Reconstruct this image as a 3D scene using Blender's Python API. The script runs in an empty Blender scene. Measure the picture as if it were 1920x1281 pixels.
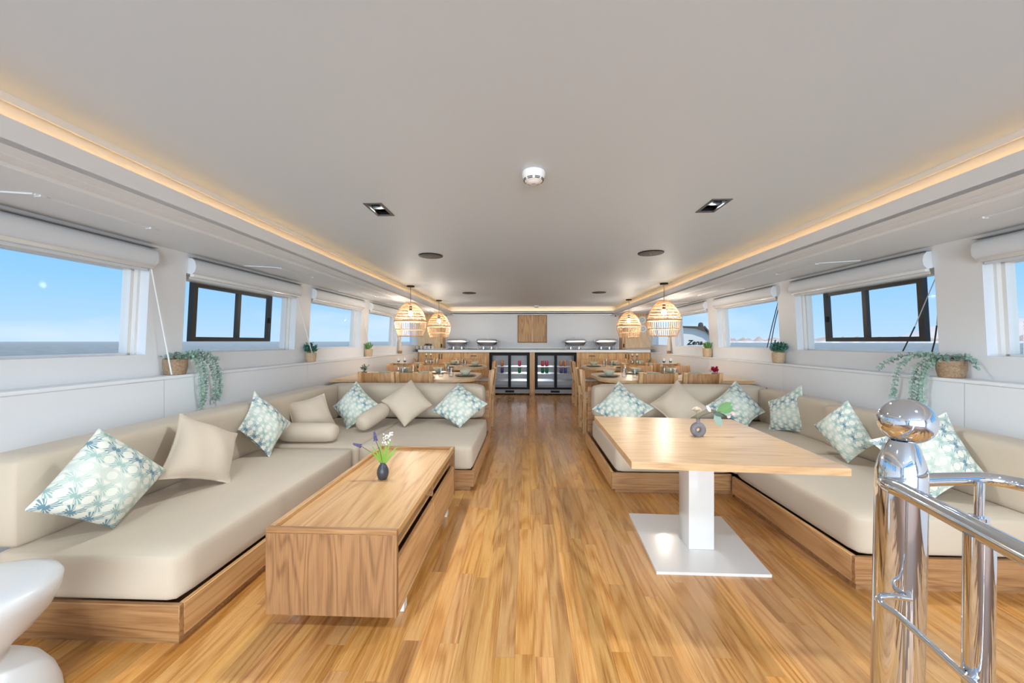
import bpy, bmesh, math, random
from mathutils import Vector, Matrix
R = math.radians
PI = math.pi
scene = bpy.context.scene
C = scene.collection
random.seed(7)

# ------------------------------------------------------------------ camera
cam_d = bpy.data.cameras.new('camera')
cam_d.sensor_fit = 'HORIZONTAL'
cam_d.sensor_width = 36.0
cam_d.lens = 700.0 / 1920.0 * 36.0
cam_d.clip_start = 0.05
cam_d.clip_end = 20000
cam = bpy.data.objects.new('camera', cam_d)
cam.location = (0, 0, 1.13)
cam.rotation_euler = (R(90), 0, R(2.29))
C.objects.link(cam)
scene.camera = cam

# ------------------------------------------------------------------ view and sky
vs = scene.view_settings
vs.view_transform = 'Standard'
vs.look = 'None'
vs.exposure = 0.42
vs.gamma = 1.0
vs.use_curve_mapping = False


def lin(r, g, b):
    f = lambda c: (c / 255 / 12.92) if c / 255 <= .04045 else ((c / 255 + .055) / 1.055) ** 2.4
    return (f(r), f(g), f(b), 1)


world = bpy.data.worlds.new('sky')
scene.world = world
world.use_nodes = True
wn = world.node_tree
wn.nodes.clear()
w_out = wn.nodes.new('ShaderNodeOutputWorld')
w_bg = wn.nodes.new('ShaderNodeBackground')
w_tc = wn.nodes.new('ShaderNodeTexCoord')
w_sep = wn.nodes.new('ShaderNodeSeparateXYZ')
w_ramp = wn.nodes.new('ShaderNodeValToRGB')
w_ramp.color_ramp.elements[0].position = 0.0
w_ramp.color_ramp.elements[0].color = lin(188, 220, 248)
w_ramp.color_ramp.elements[1].position = 0.30
w_ramp.color_ramp.elements[1].color = lin(108, 180, 248)
e = w_ramp.color_ramp.elements.new(0.12)
e.color = lin(148, 204, 252)
w_map = wn.nodes.new('ShaderNodeMapping')
w_map.inputs['Scale'].default_value = (1.2, 1.2, 4.0)
w_noise = wn.nodes.new('ShaderNodeTexNoise')
w_noise.inputs['Scale'].default_value = 2.2
w_noise.inputs['Detail'].default_value = 5
w_noise.inputs['Roughness'].default_value = .55
w_cr = wn.nodes.new('ShaderNodeValToRGB')
w_cr.color_ramp.elements[0].position = .52
w_cr.color_ramp.elements[1].position = .78
w_cr.color_ramp.elements[1].color = (.6, .6, .6, 1)
w_mix = wn.nodes.new('ShaderNodeMixRGB')
w_mix.inputs['Color2'].default_value = lin(236, 243, 248)
L = wn.links.new
L(w_tc.outputs['Generated'], w_sep.inputs[0])
L(w_sep.outputs['Z'], w_ramp.inputs[0])
L(w_tc.outputs['Generated'], w_map.inputs[0])
L(w_map.outputs[0], w_noise.inputs['Vector'])
L(w_noise.outputs[0], w_cr.inputs[0])
L(w_cr.outputs[0], w_mix.inputs[0])
L(w_ramp.outputs[0], w_mix.inputs[1])
L(w_mix.outputs[0], w_bg.inputs[0])
L(w_bg.outputs[0], w_out.inputs[0])
w_bg.inputs['Strength'].default_value = 0.84

# ------------------------------------------------------------------ sun and large lights
sun_d = bpy.data.lights.new('sun', 'SUN')
sun_d.energy = 2.2
sun_d.angle = R(1.5)
sun_d.color = (1, .96, .9)
sun = bpy.data.objects.new('sun', sun_d)
sun.rotation_euler = (R(34), 0, R(4))
sun.location = (0, 0, 30)
C.objects.link(sun)


def area(name, loc, rot, sx, sy, power, col=(1, 1, 1)):
    d = bpy.data.lights.new(name, 'AREA')
    d.shape = 'RECTANGLE'
    d.size = sx
    d.size_y = sy
    d.energy = power
    d.color = col
    o = bpy.data.objects.new(name, d)
    o.location = loc
    o.rotation_euler = rot
    C.objects.link(o)
    return o


# added fill light, unseen behind the camera, standing in for aft deck daylight
area('aft_fill_light', (0.12, -6.0, 1.0), (R(97), 0, 0), 7.0, 3.0, 600, (.80, .905, 1))


# ------------------------------------------------------------------ object helpers
def link(o, parent=None):
    C.objects.link(o)
    if parent is not None:
        o.parent = parent
    return o


def tag(o, label=None, cat=None, group=None, kind=None):
    if label: o['label'] = label
    if cat: o['category'] = cat
    if group: o['group'] = group
    if kind: o['kind'] = kind
    return o


def thing(name, label, cat, loc=(0, 0, 0), rotz=0.0, group=None):
    o = bpy.data.objects.new(name, None)
    o.empty_display_size = .1
    o.location = loc
    o.rotation_euler = (0, 0, rotz)
    C.objects.link(o)
    return tag(o, label, cat, group)


def copy_tree(o, parent=None):
    c = o.copy()
    link(c, parent)
    for ch in list(o.children):
        copy_tree(ch, c)
    return c


class MB:
    """collects geometry; build() makes ONE mesh object"""

    def __init__(s):
        s.v = []; s.f = []; s.uv = None

    def add(s, vs_, fs_):
        n = len(s.v)
        s.v += [tuple(p) for p in vs_]
        s.f += [tuple(i + n for i in q) for q in fs_]
        return s

    def box(s, x0, x1, y0, y1, z0, z1, fn=None):
        p = [(x, y, z) for z in (z0, z1) for y in (y0, y1) for x in (x0, x1)]
        if fn: p = [fn(*q) for q in p]
        return s.add(p, [(0, 2, 3, 1), (4, 5, 7, 6), (0, 1, 5, 4), (2, 6, 7, 3), (0, 4, 6, 2), (1, 3, 7, 5)])

    def rbox(s, x0, x1, y0, y1, z0, z1, b=.01, seg=2, fn=None):
        bm = bmesh.new()
        bmesh.ops.create_cube(bm, size=1)
        for v in bm.verts:
            v.co = (x0 + (v.co.x + .5) * (x1 - x0), y0 + (v.co.y + .5) * (y1 - y0), z0 + (v.co.z + .5) * (z1 - z0))
        bmesh.ops.bevel(bm, geom=list(bm.edges), offset=b, segments=seg, profile=.5, affect='EDGES', clamp_overlap=True)
        return s.bm(bm, fn)

    def bm(s, bm, fn=None):
        bm.verts.index_update()
        vv = [tuple(v.co) for v in bm.verts]
        if fn: vv = [fn(*q) for q in vv]
        ff = [tuple(v.index for v in f.verts) for f in bm.faces]
        bm.free()
        return s.add(vv, ff)

    def obb(s, a, b, w, h, up=(0, 0, 1)):
        a = Vector(a); b = Vector(b)
        d = (b - a).normalized()
        up = Vector(up)
        if abs(d.dot(up)) > .98: up = Vector((0, 1, 0))
        x = d.cross(up).normalized(); y = x.cross(d)
        p = []
        for e_ in (a, b):
            for sx, sy in ((-1, -1), (1, -1), (1, 1), (-1, 1)):
                p.append(e_ + x * sx * w / 2 + y * sy * h / 2)
        return s.add(p, [(3, 2, 1, 0), (4, 5, 6, 7), (0, 1, 5, 4), (1, 2, 6, 5), (2, 3, 7, 6), (3, 0, 4, 7)])

    def tube(s, path, r, n=8, closed=False, caps=True):
        P = [Vector(p) for p in path]
        m = len(P)
        rr = r if isinstance(r, (list, tuple)) else [r] * m
        T = []
        for i in range(m):
            if closed: t = P[(i + 1) % m] - P[i - 1]
            else: t = P[min(i + 1, m - 1)] - P[max(i - 1, 0)]
            T.append(t.normalized())
        ref = Vector((0, 0, 1)) if abs(T[0].z) < .9 else Vector((1, 0, 0))
        u = T[0].cross(ref).normalized()
        vs_ = []
        for i in range(m):
            u = (u - T[i] * u.dot(T[i]))
            if u.length < 1e-6: u = T[i].orthogonal()
            u.normalize()
            w = T[i].cross(u)
            for k in range(n):
                a = 2 * PI * k / n
                vs_.append(P[i] + (u * math.cos(a) + w * math.sin(a)) * rr[i])
        fs_ = []
        for i in range(m if closed else m - 1):
            j = (i + 1) % m
            for k in range(n):
                k2 = (k + 1) % n
                fs_.append((i * n + k, i * n + k2, j * n + k2, j * n + k))
        if caps and not closed:
            fs_.append(tuple(range(n))[::-1])
            fs_.append(tuple((m - 1) * n + k for k in range(n)))
        return s.add(vs_, fs_)

    def lathe(s, prof, n=24, c=(0, 0, 0), sx=1, sy=1, fn=None):
        vs_ = []
        for r, z in prof:
            for k in range(n):
                a = 2 * PI * k / n
                p = (c[0] + max(r, 1e-4) * math.cos(a) * sx, c[1] + max(r, 1e-4) * math.sin(a) * sy, c[2] + z)
                vs_.append(fn(*p) if fn else p)
        fs_ = []
        m = len(prof)
        for i in range(m - 1):
            for k in range(n):
                k2 = (k + 1) % n
                fs_.append((i * n + k, i * n + k2, (i + 1) * n + k2, (i + 1) * n + k))
        fs_.append(tuple(range(n))[::-1])
        fs_.append(tuple((m - 1) * n + k for k in range(n)))
        return s.add(vs_, fs_)

    def ball(s, c, r, n=12, sx=1, sy=1, sz=1):
        m = max(4, n // 2)
        prof = [(r * math.sin(PI * i / m), -r * sz * math.cos(PI * i / m)) for i in range(m + 1)]
        return s.lathe(prof, n, c, sx, sy)

    def prism(s, poly, a0, a1, plane='xy'):
        def mk(p, h):
            return {'xy': (p[0], p[1], h), 'xz': (p[0], h, p[1]), 'yz': (h, p[0], p[1])}[plane]
        n = len(poly)
        vs_ = [mk(p, a0) for p in poly] + [mk(p, a1) for p in poly]
        fs_ = [tuple(range(n))[::-1], tuple(range(n, 2 * n))]
        for k in range(n):
            k2 = (k + 1) % n
            fs_.append((k, k2, n + k2, n + k))
        return s.add(vs_, fs_)

    def leaf(s, p, d, nrm, ln, w, bend=.15):
        p = Vector(p); d = Vector(d).normalized(); nrm = Vector(nrm)
        x = d.cross(nrm)
        if x.length < 1e-4: x = d.orthogonal()
        x.normalize(); up = x.cross(d)
        q = [p, p + d * ln * .35 + x * w / 2 + up * ln * bend * .5, p + d * ln * .75 + x * w * .42 + up * ln * bend * .4,
             p + d * ln, p + d * ln * .75 - x * w * .42 + up * ln * bend * .4, p + d * ln * .35 - x * w / 2 + up * ln * bend * .5]
        return s.add(q, [(0, 1, 2, 3), (0, 3, 4, 5)])

    def build(s, name, mat, parent=None, o=None, smooth=True, ang=38):
        vv = s.v
        if o is not None:
            vv = [(p[0] - o[0], p[1] - o[1], p[2] - o[2]) for p in vv]
        me = bpy.data.meshes.new(name)
        me.from_pydata(vv, [], s.f)
        if s.uv is not None:
            uvl = me.uv_layers.new(name='UVMap')
            for lp in me.loops:
                uvl.data[lp.index].uv = s.uv[lp.vertex_index]
        bmx = bmesh.new(); bmx.from_mesh(me)
        bmesh.ops.recalc_face_normals(bmx, faces=bmx.faces)
        bmx.to_mesh(me); bmx.free()
        if smooth:
            for p in me.polygons: p.use_smooth = True
            me.set_sharp_from_angle(angle=R(ang))
        mats = mat if isinstance(mat, (list, tuple)) else [mat]
        for m in mats: me.materials.append(m)
        ob = bpy.data.objects.new(name, me)
        link(ob, parent)
        if o is not None and parent is None: ob.location = o
        return ob


# ------------------------------------------------------------------ materials
class S:
    """socket with arithmetic"""

    def __init__(s, nt, sock): s.nt = nt; s.k = sock

    def _m(s, op, *a):
        n = s.nt.nodes.new('ShaderNodeMath'); n.operation = op
        for i, q in enumerate((s,) + a):
            if isinstance(q, S): s.nt.links.new(q.k, n.inputs[i])
            else: n.inputs[i].default_value = q
        return S(s.nt, n.outputs[0])

    def __add__(s, o): return s._m('ADD', o)
    def __sub__(s, o): return s._m('SUBTRACT', o)
    def __mul__(s, o): return s._m('MULTIPLY', o)
    def __truediv__(s, o): return s._m('DIVIDE', o)
    def floor(s): return s._m('FLOOR')
    def frac(s): return s._m('FRACT')
    def sin(s): return s._m('SINE')
    def abs(s): return s._m('ABSOLUTE')
    def sqrt(s): return s._m('SQRT')
    def mod(s, o): return s._m('FLOORED_MODULO', o)
    def gt(s, o): return s._m('GREATER_THAN', o)
    def lt(s, o): return s._m('LESS_THAN', o)
    def atan2(s, o): return s._m('ARCTAN2', o)
    def mx(s, o): return s._m('MAXIMUM', o)
    def clamp(s):
        q = s._m('ADD', 0.0); q.k.node.use_clamp = True; return q


def mat_new(name):
    m = bpy.data.materials.new(name)
    m.use_nodes = True
    nt = m.node_tree
    return m, nt, nt.nodes['Principled BSDF']


def plain(name, col, rough=.5, metal=0.0, spec=.5, coat=0.0, noise=0.0, nscale=30, bump=0.0, bscale=200, emit=None, estr=0, sheen=0, trans=0):
    m, nt, b = mat_new(name)
    b.inputs['Base Color'].default_value = col
    b.inputs['Roughness'].default_value = rough
    b.inputs['Metallic'].default_value = metal
    b.inputs['Specular IOR Level'].default_value = spec
    b.inputs['Coat Weight'].default_value = coat
    b.inputs['Coat Roughness'].default_value = .08
    b.inputs['Sheen Weight'].default_value = sheen
    b.inputs['Transmission Weight'].default_value = trans
    if emit:
        b.inputs['Emission Color'].default_value = emit
        b.inputs['Emission Strength'].default_value = estr
    tc = nt.nodes.new('ShaderNodeTexCoord')
    if noise:
        nz = nt.nodes.new('ShaderNodeTexNoise')
        nz.inputs['Scale'].default_value = nscale
        nz.inputs['Detail'].default_value = 4
        mx = nt.nodes.new('ShaderNodeMixRGB'); mx.blend_type = 'MULTIPLY'
        mx.inputs[0].default_value = 1
        mx.inputs[1].default_value = col
        rp = nt.nodes.new('ShaderNodeValToRGB')
        rp.color_ramp.elements[0].color = (1 - noise,) * 3 + (1,)
        rp.color_ramp.elements[0].position = .3
        rp.color_ramp.elements[1].position = .7
        nt.links.new(tc.outputs['Object'], nz.inputs['Vector'])
        nt.links.new(nz.outputs[0], rp.inputs[0])
        nt.links.new(rp.outputs[0], mx.inputs[2])
        nt.links.new(mx.outputs[0], b.inputs['Base Color'])
    if bump:
        nb = nt.nodes.new('ShaderNodeTexNoise')
        nb.inputs['Scale'].default_value = bscale
        nb.inputs['Detail'].default_value = 3
        bp = nt.nodes.new('ShaderNodeBump')
        bp.inputs['Strength'].default_value = bump
        bp.inputs['Distance'].default_value = .002
        nt.links.new(tc.outputs['Object'], nb.inputs['Vector'])
        nt.links.new(nb.outputs[0], bp.inputs['Height'])
        nt.links.new(bp.outputs[0], b.inputs['Normal'])
    return m


def wood(name, light, mid, dark, axis='Y', rough=.42, coat=0.0, tone=.12, cont=.5, world_xy=False, sc=1.0, fc=1.0):
    m, nt, b = mat_new(name)
    Lk = nt.links.new
    tc = nt.nodes.new('ShaderNodeTexCoord')
    oi = nt.nodes.new('ShaderNodeObjectInfo')
    ge = nt.nodes.new('ShaderNodeNewGeometry')
    rnd = (S(nt, oi.outputs['Random']) + S(nt, ge.outputs['Random Per Island'])).frac()
    off = nt.nodes.new('ShaderNodeCombineXYZ')
    Lk((rnd * 37.0).k, off.inputs[0]); Lk((rnd * 91.0).k, off.inputs[1]); Lk((rnd * 53.0).k, off.inputs[2])
    va = nt.nodes.new('ShaderNodeVectorMath'); va.operation = 'ADD'
    Lk(ge.outputs['Position'] if world_xy else tc.outputs['Object'], va.inputs[0]); Lk(off.outputs[0], va.inputs[1])

    def mp(across, along):
        k = nt.nodes.new('ShaderNodeMapping')
        sv = [across * sc] * 3; sv['XYZ'.index(axis)] = along * sc
        k.inputs['Scale'].default_value = sv
        Lk(va.outputs[0], k.inputs[0])
        return k.outputs[0]

    def noise(vec, detail, rough_=.5, dist=0.0):
        n = nt.nodes.new('ShaderNodeTexNoise')
        n.inputs['Scale'].default_value = 1
        n.inputs['Detail'].default_value = detail
        n.inputs['Roughness'].default_value = rough_
        n.inputs['Distortion'].default_value = dist
        Lk(vec, n.inputs['Vector'])
        return S(nt, n.outputs[0])
    low = noise(mp(5.0, .55), 2, .5, .25)
    rings = ((low * 75.0).sin() * .5 + .5)
    med = noise(mp(22, 1.1), 4, .6)
    fine = noise(mp(170, 4.5), 3, .7)
    g = (rings * rings * cont * .8 + (med - .4) * .7 + (fine - .5) * fc + .05).clamp()
    rp = nt.nodes.new('ShaderNodeValToRGB')
    rp.color_ramp.elements[0].color = light
    rp.color_ramp.elements[1].color = dark
    rp.color_ramp.elements[1].position = .95
    el = rp.color_ramp.elements.new(.4); el.color = mid
    Lk(g.k, rp.inputs[0])
    hs = nt.nodes.new('ShaderNodeHueSaturation')
    Lk(((rnd - .5) * (2 * tone) + 1.0).k, hs.inputs['Value'])
    Lk((((rnd * 7.3).frac() - .5) * (.5 * tone) + 1.0).k, hs.inputs['Saturation'])
    Lk((((rnd * 3.7).frac() - .5) * .006 + .5).k, hs.inputs['Hue'])
    Lk(rp.outputs[0], hs.inputs['Color'])
    Lk(hs.outputs[0], b.inputs['Base Color'])
    Lk((fine * .15 + (rough - .07)).k, b.inputs['Roughness'])
    b.inputs['Coat Weight'].default_value = coat
    b.inputs['Coat Roughness'].default_value = .12 if coat > .3 else .3
    bp = nt.nodes.new('ShaderNodeBump')
    bp.inputs['Strength'].default_value = .12
    bp.inputs['Distance'].default_value = .001
    Lk(fine.k, bp.inputs['Height'])
    Lk(bp.outputs[0], b.inputs['Normal'])
    return m


def fabric(name, col, rough=.85, wr=.12):
    m, nt, b = mat_new(name)
    tc = nt.nodes.new('ShaderNodeTexCoord')
    n1 = nt.nodes.new('ShaderNodeTexNoise'); n1.inputs['Scale'].default_value = 3.0; n1.inputs['Detail'].default_value = 3
    n2 = nt.nodes.new('ShaderNodeTexNoise'); n2.inputs['Scale'].default_value = 420; n2.inputs['Detail'].default_value = 2
    hs = nt.nodes.new('ShaderNodeHueSaturation')
    hs.inputs['Color'].default_value = col
    nt.links.new(tc.outputs['Object'], n1.inputs['Vector']); nt.links.new(tc.outputs['Object'], n2.inputs['Vector'])
    v = S(nt, n1.outputs[0]) * wr + S(nt, n2.outputs[0]) * .12 + (1 - wr / 2 - .06)
    nt.links.new(v.k, hs.inputs['Value']); nt.links.new(hs.outputs[0], b.inputs['Base Color'])
    b.inputs['Roughness'].default_value = rough
    b.inputs['Sheen Weight'].default_value = .15
    bp = nt.nodes.new('ShaderNodeBump'); bp.inputs['Strength'].default_value = .25; bp.inputs['Distance'].default_value = .004
    nt.links.new((S(nt, n1.outputs[0]) * 2.0 + S(nt, n2.outputs[0]) * .25).k, bp.inputs['Height'])
    nt.links.new(bp.outputs[0], b.inputs['Normal'])
    return m


def print_fabric(name):
    """cream cotton printed with pale discs between fan shaped leaves, rows alternating blue, teal, mint"""
    m, nt, b = mat_new(name)
    uv = nt.nodes.new('ShaderNodeUVMap')
    sp = nt.nodes.new('ShaderNodeSeparateXYZ')
    nt.links.new(uv.outputs[0], sp.inputs[0])
    u = S(nt, sp.outputs[0]); v = S(nt, sp.outputs[1])
    rows = 7.0; cols = 4.0
    V = v * rows + u * .55
    r = V.floor()
    Uc = u * cols + r.mod(2.0) * .5
    x = (Uc.frac() - .5) * 1.8
    y = V.frac() - .5
    rad = ((x * .62) * (x * .62) + y * y).sqrt()
    ang = y.atan2(x)
    stripe = (ang * 22.0).sin().gt(-.1)
    inner = rad.lt(.20)
    fan = (stripe.mx(inner)) * rad.lt(.60) * (y.abs() - x.abs() * 1.5 - .08).lt(0.0)
    xe = x.abs() - .9
    disc = ((xe * xe) * .82 + y * y).sqrt().lt(.33)
    d2 = ((x * x) * .9 + (y.abs() - .56) * (y.abs() - .56)).sqrt().lt(.27)
    dd = disc.mx(d2)
    rp = nt.nodes.new('ShaderNodeValToRGB'); rp.color_ramp.interpolation = 'CONSTANT'
    cols_ = [lin(106, 136, 148), lin(148, 172, 164), lin(178, 194, 182), lin(198, 204, 192), lin(158, 182, 174)]
    rp.color_ramp.elements[0].color = cols_[0]
    rp.color_ramp.elements[1].position = .2; rp.color_ramp.elements[1].color = cols_[1]
    for i in (2, 3, 4):
        q = rp.color_ramp.elements.new(i * .2); q.color = cols_[i]
    nt.links.new((r.mod(5.0) / 5.0 + .01).k, rp.inputs[0])
    m1 = nt.nodes.new('ShaderNodeMixRGB')
    m1.inputs[1].default_value = lin(206, 210, 196)
    nt.links.new(fan.k, m1.inputs[0]); nt.links.new(rp.outputs[0], m1.inputs[2])
    m2 = nt.nodes.new('ShaderNodeMixRGB')
    m2.inputs[2].default_value = lin(222, 221, 206)
    nt.links.new(dd.k, m2.inputs[0]); nt.links.new(m1.outputs[0], m2.inputs[1])
    nt.links.new(m2.outputs[0], b.inputs['Base Color'])
    b.inputs['Roughness'].default_value = .85
    return m


def glass_mat(name, tint=(1, 1, 1, 1), refl=.10, rough=.0):
    m = bpy.data.materials.new(name); m.use_nodes = True
    nt = m.node_tree; nt.nodes.clear()
    o = nt.nodes.new('ShaderNodeOutputMaterial')
    t = nt.nodes.new('ShaderNodeBsdfTransparent'); t.inputs[0].default_value = tint
    g = nt.nodes.new('ShaderNodeBsdfGlossy'); g.inputs['Roughness'].default_value = rough
    ge = nt.nodes.new('ShaderNodeNewGeometry')
    dt = nt.nodes.new('ShaderNodeVectorMath'); dt.operation = 'DOT_PRODUCT'
    nt.links.new(ge.outputs['Normal'], dt.inputs[0]); nt.links.new(ge.outputs['Incoming'], dt.inputs[1])
    c1 = (S(nt, dt.outputs['Value']).abs() * -1.0 + 1.0)
    c2 = c1 * c1
    mx = nt.nodes.new('ShaderNodeMixShader')
    nt.links.new(((c2 * c2 * c1 * .96 + .04) * (refl * 10)).clamp().k, mx.inputs[0])
    nt.links.new(t.outputs[0], mx.inputs[1]); nt.links.new(g.outputs[0], mx.inputs[2])
    nt.links.new(mx.outputs[0], o.inputs[0])
    return m


def emit_mat(name, col, strength):
    m = bpy.data.materials.new(name); m.use_nodes = True
    nt = m.node_tree; nt.nodes.clear()
    o = nt.nodes.new('ShaderNodeOutputMaterial')
    e_ = nt.nodes.new('ShaderNodeEmission')
    e_.inputs[0].default_value = col; e_.inputs[1].default_value = strength
    nt.links.new(e_.outputs[0], o.inputs[0])
    return m


WHITE = plain('white_paint', lin(231, 233, 235), .5, noise=.02, nscale=2)
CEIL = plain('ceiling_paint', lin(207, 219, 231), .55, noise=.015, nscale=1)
WHITE_GLOSS = plain('white_gloss', lin(230, 228, 223), .18, coat=.3)
BLINDM = plain('blind_fabric', lin(220, 225, 230), .6, bump=.1, bscale=60)
PLASTIC = plain('white_plastic', lin(240, 240, 238), .35)
BLACK = plain('black_plastic', lin(22, 22, 23), .5, spec=.2)
DARKALU = plain('dark_aluminium', lin(62, 60, 58), .4, metal=.3)
GRILLE = plain('speaker_grille', lin(62, 62, 62), .6, bump=.4, bscale=900)
CHROME = plain('polished_steel', (.72, .77, .84, 1), .05, metal=1)
CATER = plain('catering_steel', (.86, .88, .92, 1), .32, metal=1)
STEEL = plain('brushed_steel', (.78, .78, .79, 1), .2, metal=1)
FLOORW = wood('floor_oak', lin(216, 164, 100), lin(198, 140, 76), lin(150, 96, 46), 'Y', rough=.26, coat=.4, tone=.17, cont=.5, world_xy=True, fc=1.7)
SLAB = plain('floor_joint', lin(120, 78, 42), .7, noise=.2)
OAKX_SHADED = wood('oak_shaded_x', lin(178, 134, 88), lin(158, 113, 70), lin(106, 71, 41), 'X', rough=.42, coat=.08, tone=.05, cont=.45, fc=1.2, sc=1.4)  # shade of the sofa fronts put into the oak tone
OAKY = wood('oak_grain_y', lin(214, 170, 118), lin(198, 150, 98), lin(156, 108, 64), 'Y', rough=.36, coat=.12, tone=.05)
OAKZ_SHADED = wood('oak_shaded_z', lin(162, 119, 78), lin(141, 100, 63), lin(90, 61, 37), 'Z', rough=.42, coat=.08, tone=.05, cont=.5, fc=1.3, sc=1.5)  # shade of the coffee table ends put into the oak tone
PALEX = wood('pale_oak_x', lin(222, 182, 136), lin(208, 166, 118), lin(172, 126, 82), 'X', rough=.30, coat=.2, tone=.05, cont=.42)
PALEZ = wood('pale_oak_z', lin(232, 203, 165), lin(220, 186, 142), lin(188, 148, 104), 'Z', rough=.42, tone=.06, cont=.35)
BEIGE = fabric('beige_canvas', lin(198, 182, 160))
BEIGE2 = fabric('beige_linen', lin(203, 186, 164), wr=.08)
PATTERN = print_fabric('printed_cotton')
PADWHITE = fabric('white_seat_fabric', lin(226, 224, 220))
GLASS = glass_mat('window_glass', (.985, .99, .99, 1), .003)
DRINKGLASS = glass_mat('drinking_glass', (.95, .96, .96, 1), .14)
BOTTLEGLASS = glass_mat('bottle_glass', (.95, .96, .96, 1), .14)
DARKCERAMIC = plain('dark_stoneware', lin(62, 64, 70), .35)
GREYCERAMIC = plain('grey_stoneware', lin(128, 124, 128), .55, noise=.1, nscale=60)
GREENPLATE = plain('green_plate', lin(96, 104, 92), .3)
BOWLM = plain('celadon_bowl', lin(206, 208, 186), .3)
LEAFG = plain('leaf_green', lin(96, 142, 74), .5)
LEAFB = plain('leaf_bright', lin(122, 160, 50), .5)
LEAFE = plain('leaf_eucalyptus', lin(150, 176, 162), .6, noise=.15, nscale=9)
LEAFT = plain('leaf_teal', lin(74, 132, 120), .55, noise=.2, nscale=20)
LEAFD = plain('leaf_dark', lin(74, 96, 80), .55)
STEMM = plain('stem_green', lin(120, 146, 88), .6)
TWIG = plain('twig_brown', lin(96, 78, 60), .7)
MUSC = plain('muscari_violet', lin(92, 88, 132), .6)
CREAMF = plain('cream_petal', lin(240, 226, 204), .6)
WHITEF = plain('white_petal', lin(244, 242, 234), .6)
PINKF = plain('pink_petal', lin(232, 196, 190), .6)
REDF = plain('crimson_petal', lin(176, 28, 70), .6)
SOIL = plain('soil', lin(70, 56, 44), .9)
POTM = plain('speckled_pot', lin(206, 178, 144), .7, noise=.25, nscale=70)
BASKET = plain('woven_basket', lin(176, 146, 116), .8, noise=.45, nscale=90, bump=1.0, bscale=160)
RATTAN = plain('rattan', lin(206, 166, 122), .55, noise=.15, nscale=40)
CORDM = plain('pendant_cord', lin(90, 88, 86), .6)
WHITECORD = plain('white_cord', lin(232, 232, 230), .6)
BULB = emit_mat('bulb_glow', (1, .82, .58, 1), 14)
LED = emit_mat('cove_led', (1, .50, .11, 1), 13.0)
SPOTGLOW = emit_mat('spot_glow', (1, .72, .38, 1), 30)
FRIDGELED = emit_mat('fridge_lamp', (1, 1, 1, 1), 1.6)
FRIDGEIN = plain('fridge_liner', lin(214, 215, 217), .4)
COUNTERW = plain('counter_white', lin(240, 239, 236), .3)
COUNTERB = plain('counter_black', lin(24, 24, 26), .12)
BRASS = plain('warm_reflector', (.8, .55, .28, 1), .25, metal=1)

XC = 0.125          # centre line of the saloon
HL = 2.455          # half width at the ledge edge
HU = 2.57           # half width of the upper wall at ledge level
ZL = 0.905          # ledge height
WIN = [(-.515, .76), (1.015, 2.29), (2.545, 3.82), (4.075, 5.35), (5.605, 6.88), (7.135, 8.30)]
Z_SILL, Z_HEAD = 1.045, 1.615
YA, YB = -2.4, 8.5   # aft and forward ends of the room

# ------------------------------------------------------------------ floor and planks
fl = MB().box(-2.6, 2.9, YA, YB + .1, -.06, -.012).build('floor', SLAB, smooth=False)
tag(fl, kind='structure')
PW = .0705
lens = [.42, .56, .72, .9, 1.1, 1.32]
plank_me = []
for ln in lens:
    bm = bmesh.new()
    bmesh.ops.create_cube(bm, size=1)
    for v in bm.verts:
        v.co = (v.co.x * (PW - .0004), v.co.y * (ln - .0004), v.co.z * .012)
    top = [ed for ed in bm.edges if all(v.co.z > 0 for v in ed.verts)]
    bmesh.ops.bevel(bm, geom=top, offset=.0003, segments=1, affect='EDGES')
    me = bpy.data.meshes.new('plank'); bm.to_mesh(me); bm.free()
    me.materials.append(FLOORW)
    plank_me.append(me)
rp = random.Random(3)
cands = []
row = 0
x = -2.30
while x < 2.60:
    y = .35 - rp.random() * .9
    while y < 7.93:
        k = rp.randrange(len(lens)); ln = lens[k]
        cy = y + ln / 2
        hid = 0
        if x < -1.25 and 1.35 < cy < 4.0: hid = 1
        if x > 1.5 and 1.8 < cy < 4.0: hid = 1
        if 2.85 < cy < 4.05 and (x < -.45 or x > .66): hid = 1
        px = x / max(cy, .2)
        if abs(px) > 1.55 or cy < .75: hid = 1
        if cy > 4.1 and (x < -.6 or x > .85): hid = 1
        cands.append((hid, cy, x + PW / 2, k))
        y += ln
    x += PW
cands.sort()
rest = MB()
for i, (hid, cy, xx, k) in enumerate(cands):
    if i < 298 and not hid:
        o = bpy.data.objects.new('plank', plank_me[k])
        o.location = (xx, cy, -.006)
        link(o, fl)
    else:
        ln = lens[k]
        rest.box(xx - PW / 2 + .0002, xx + PW / 2 - .0002, cy - ln / 2 + .0002, cy + ln / 2 - .0002, -.012, 0)
tag(rest.build('planks', FLOORW, fl, smooth=False), kind='stuff')


# ------------------------------------------------------------------ side walls
def side(sg):
    return 'left' if sg < 0 else 'right'


def upx(sg, z, d=0.0):
    """x of the inner face of the upper wall at height z, d metres outward"""
    return XC + sg * (HU - .055 * (z - ZL) + d)


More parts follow.
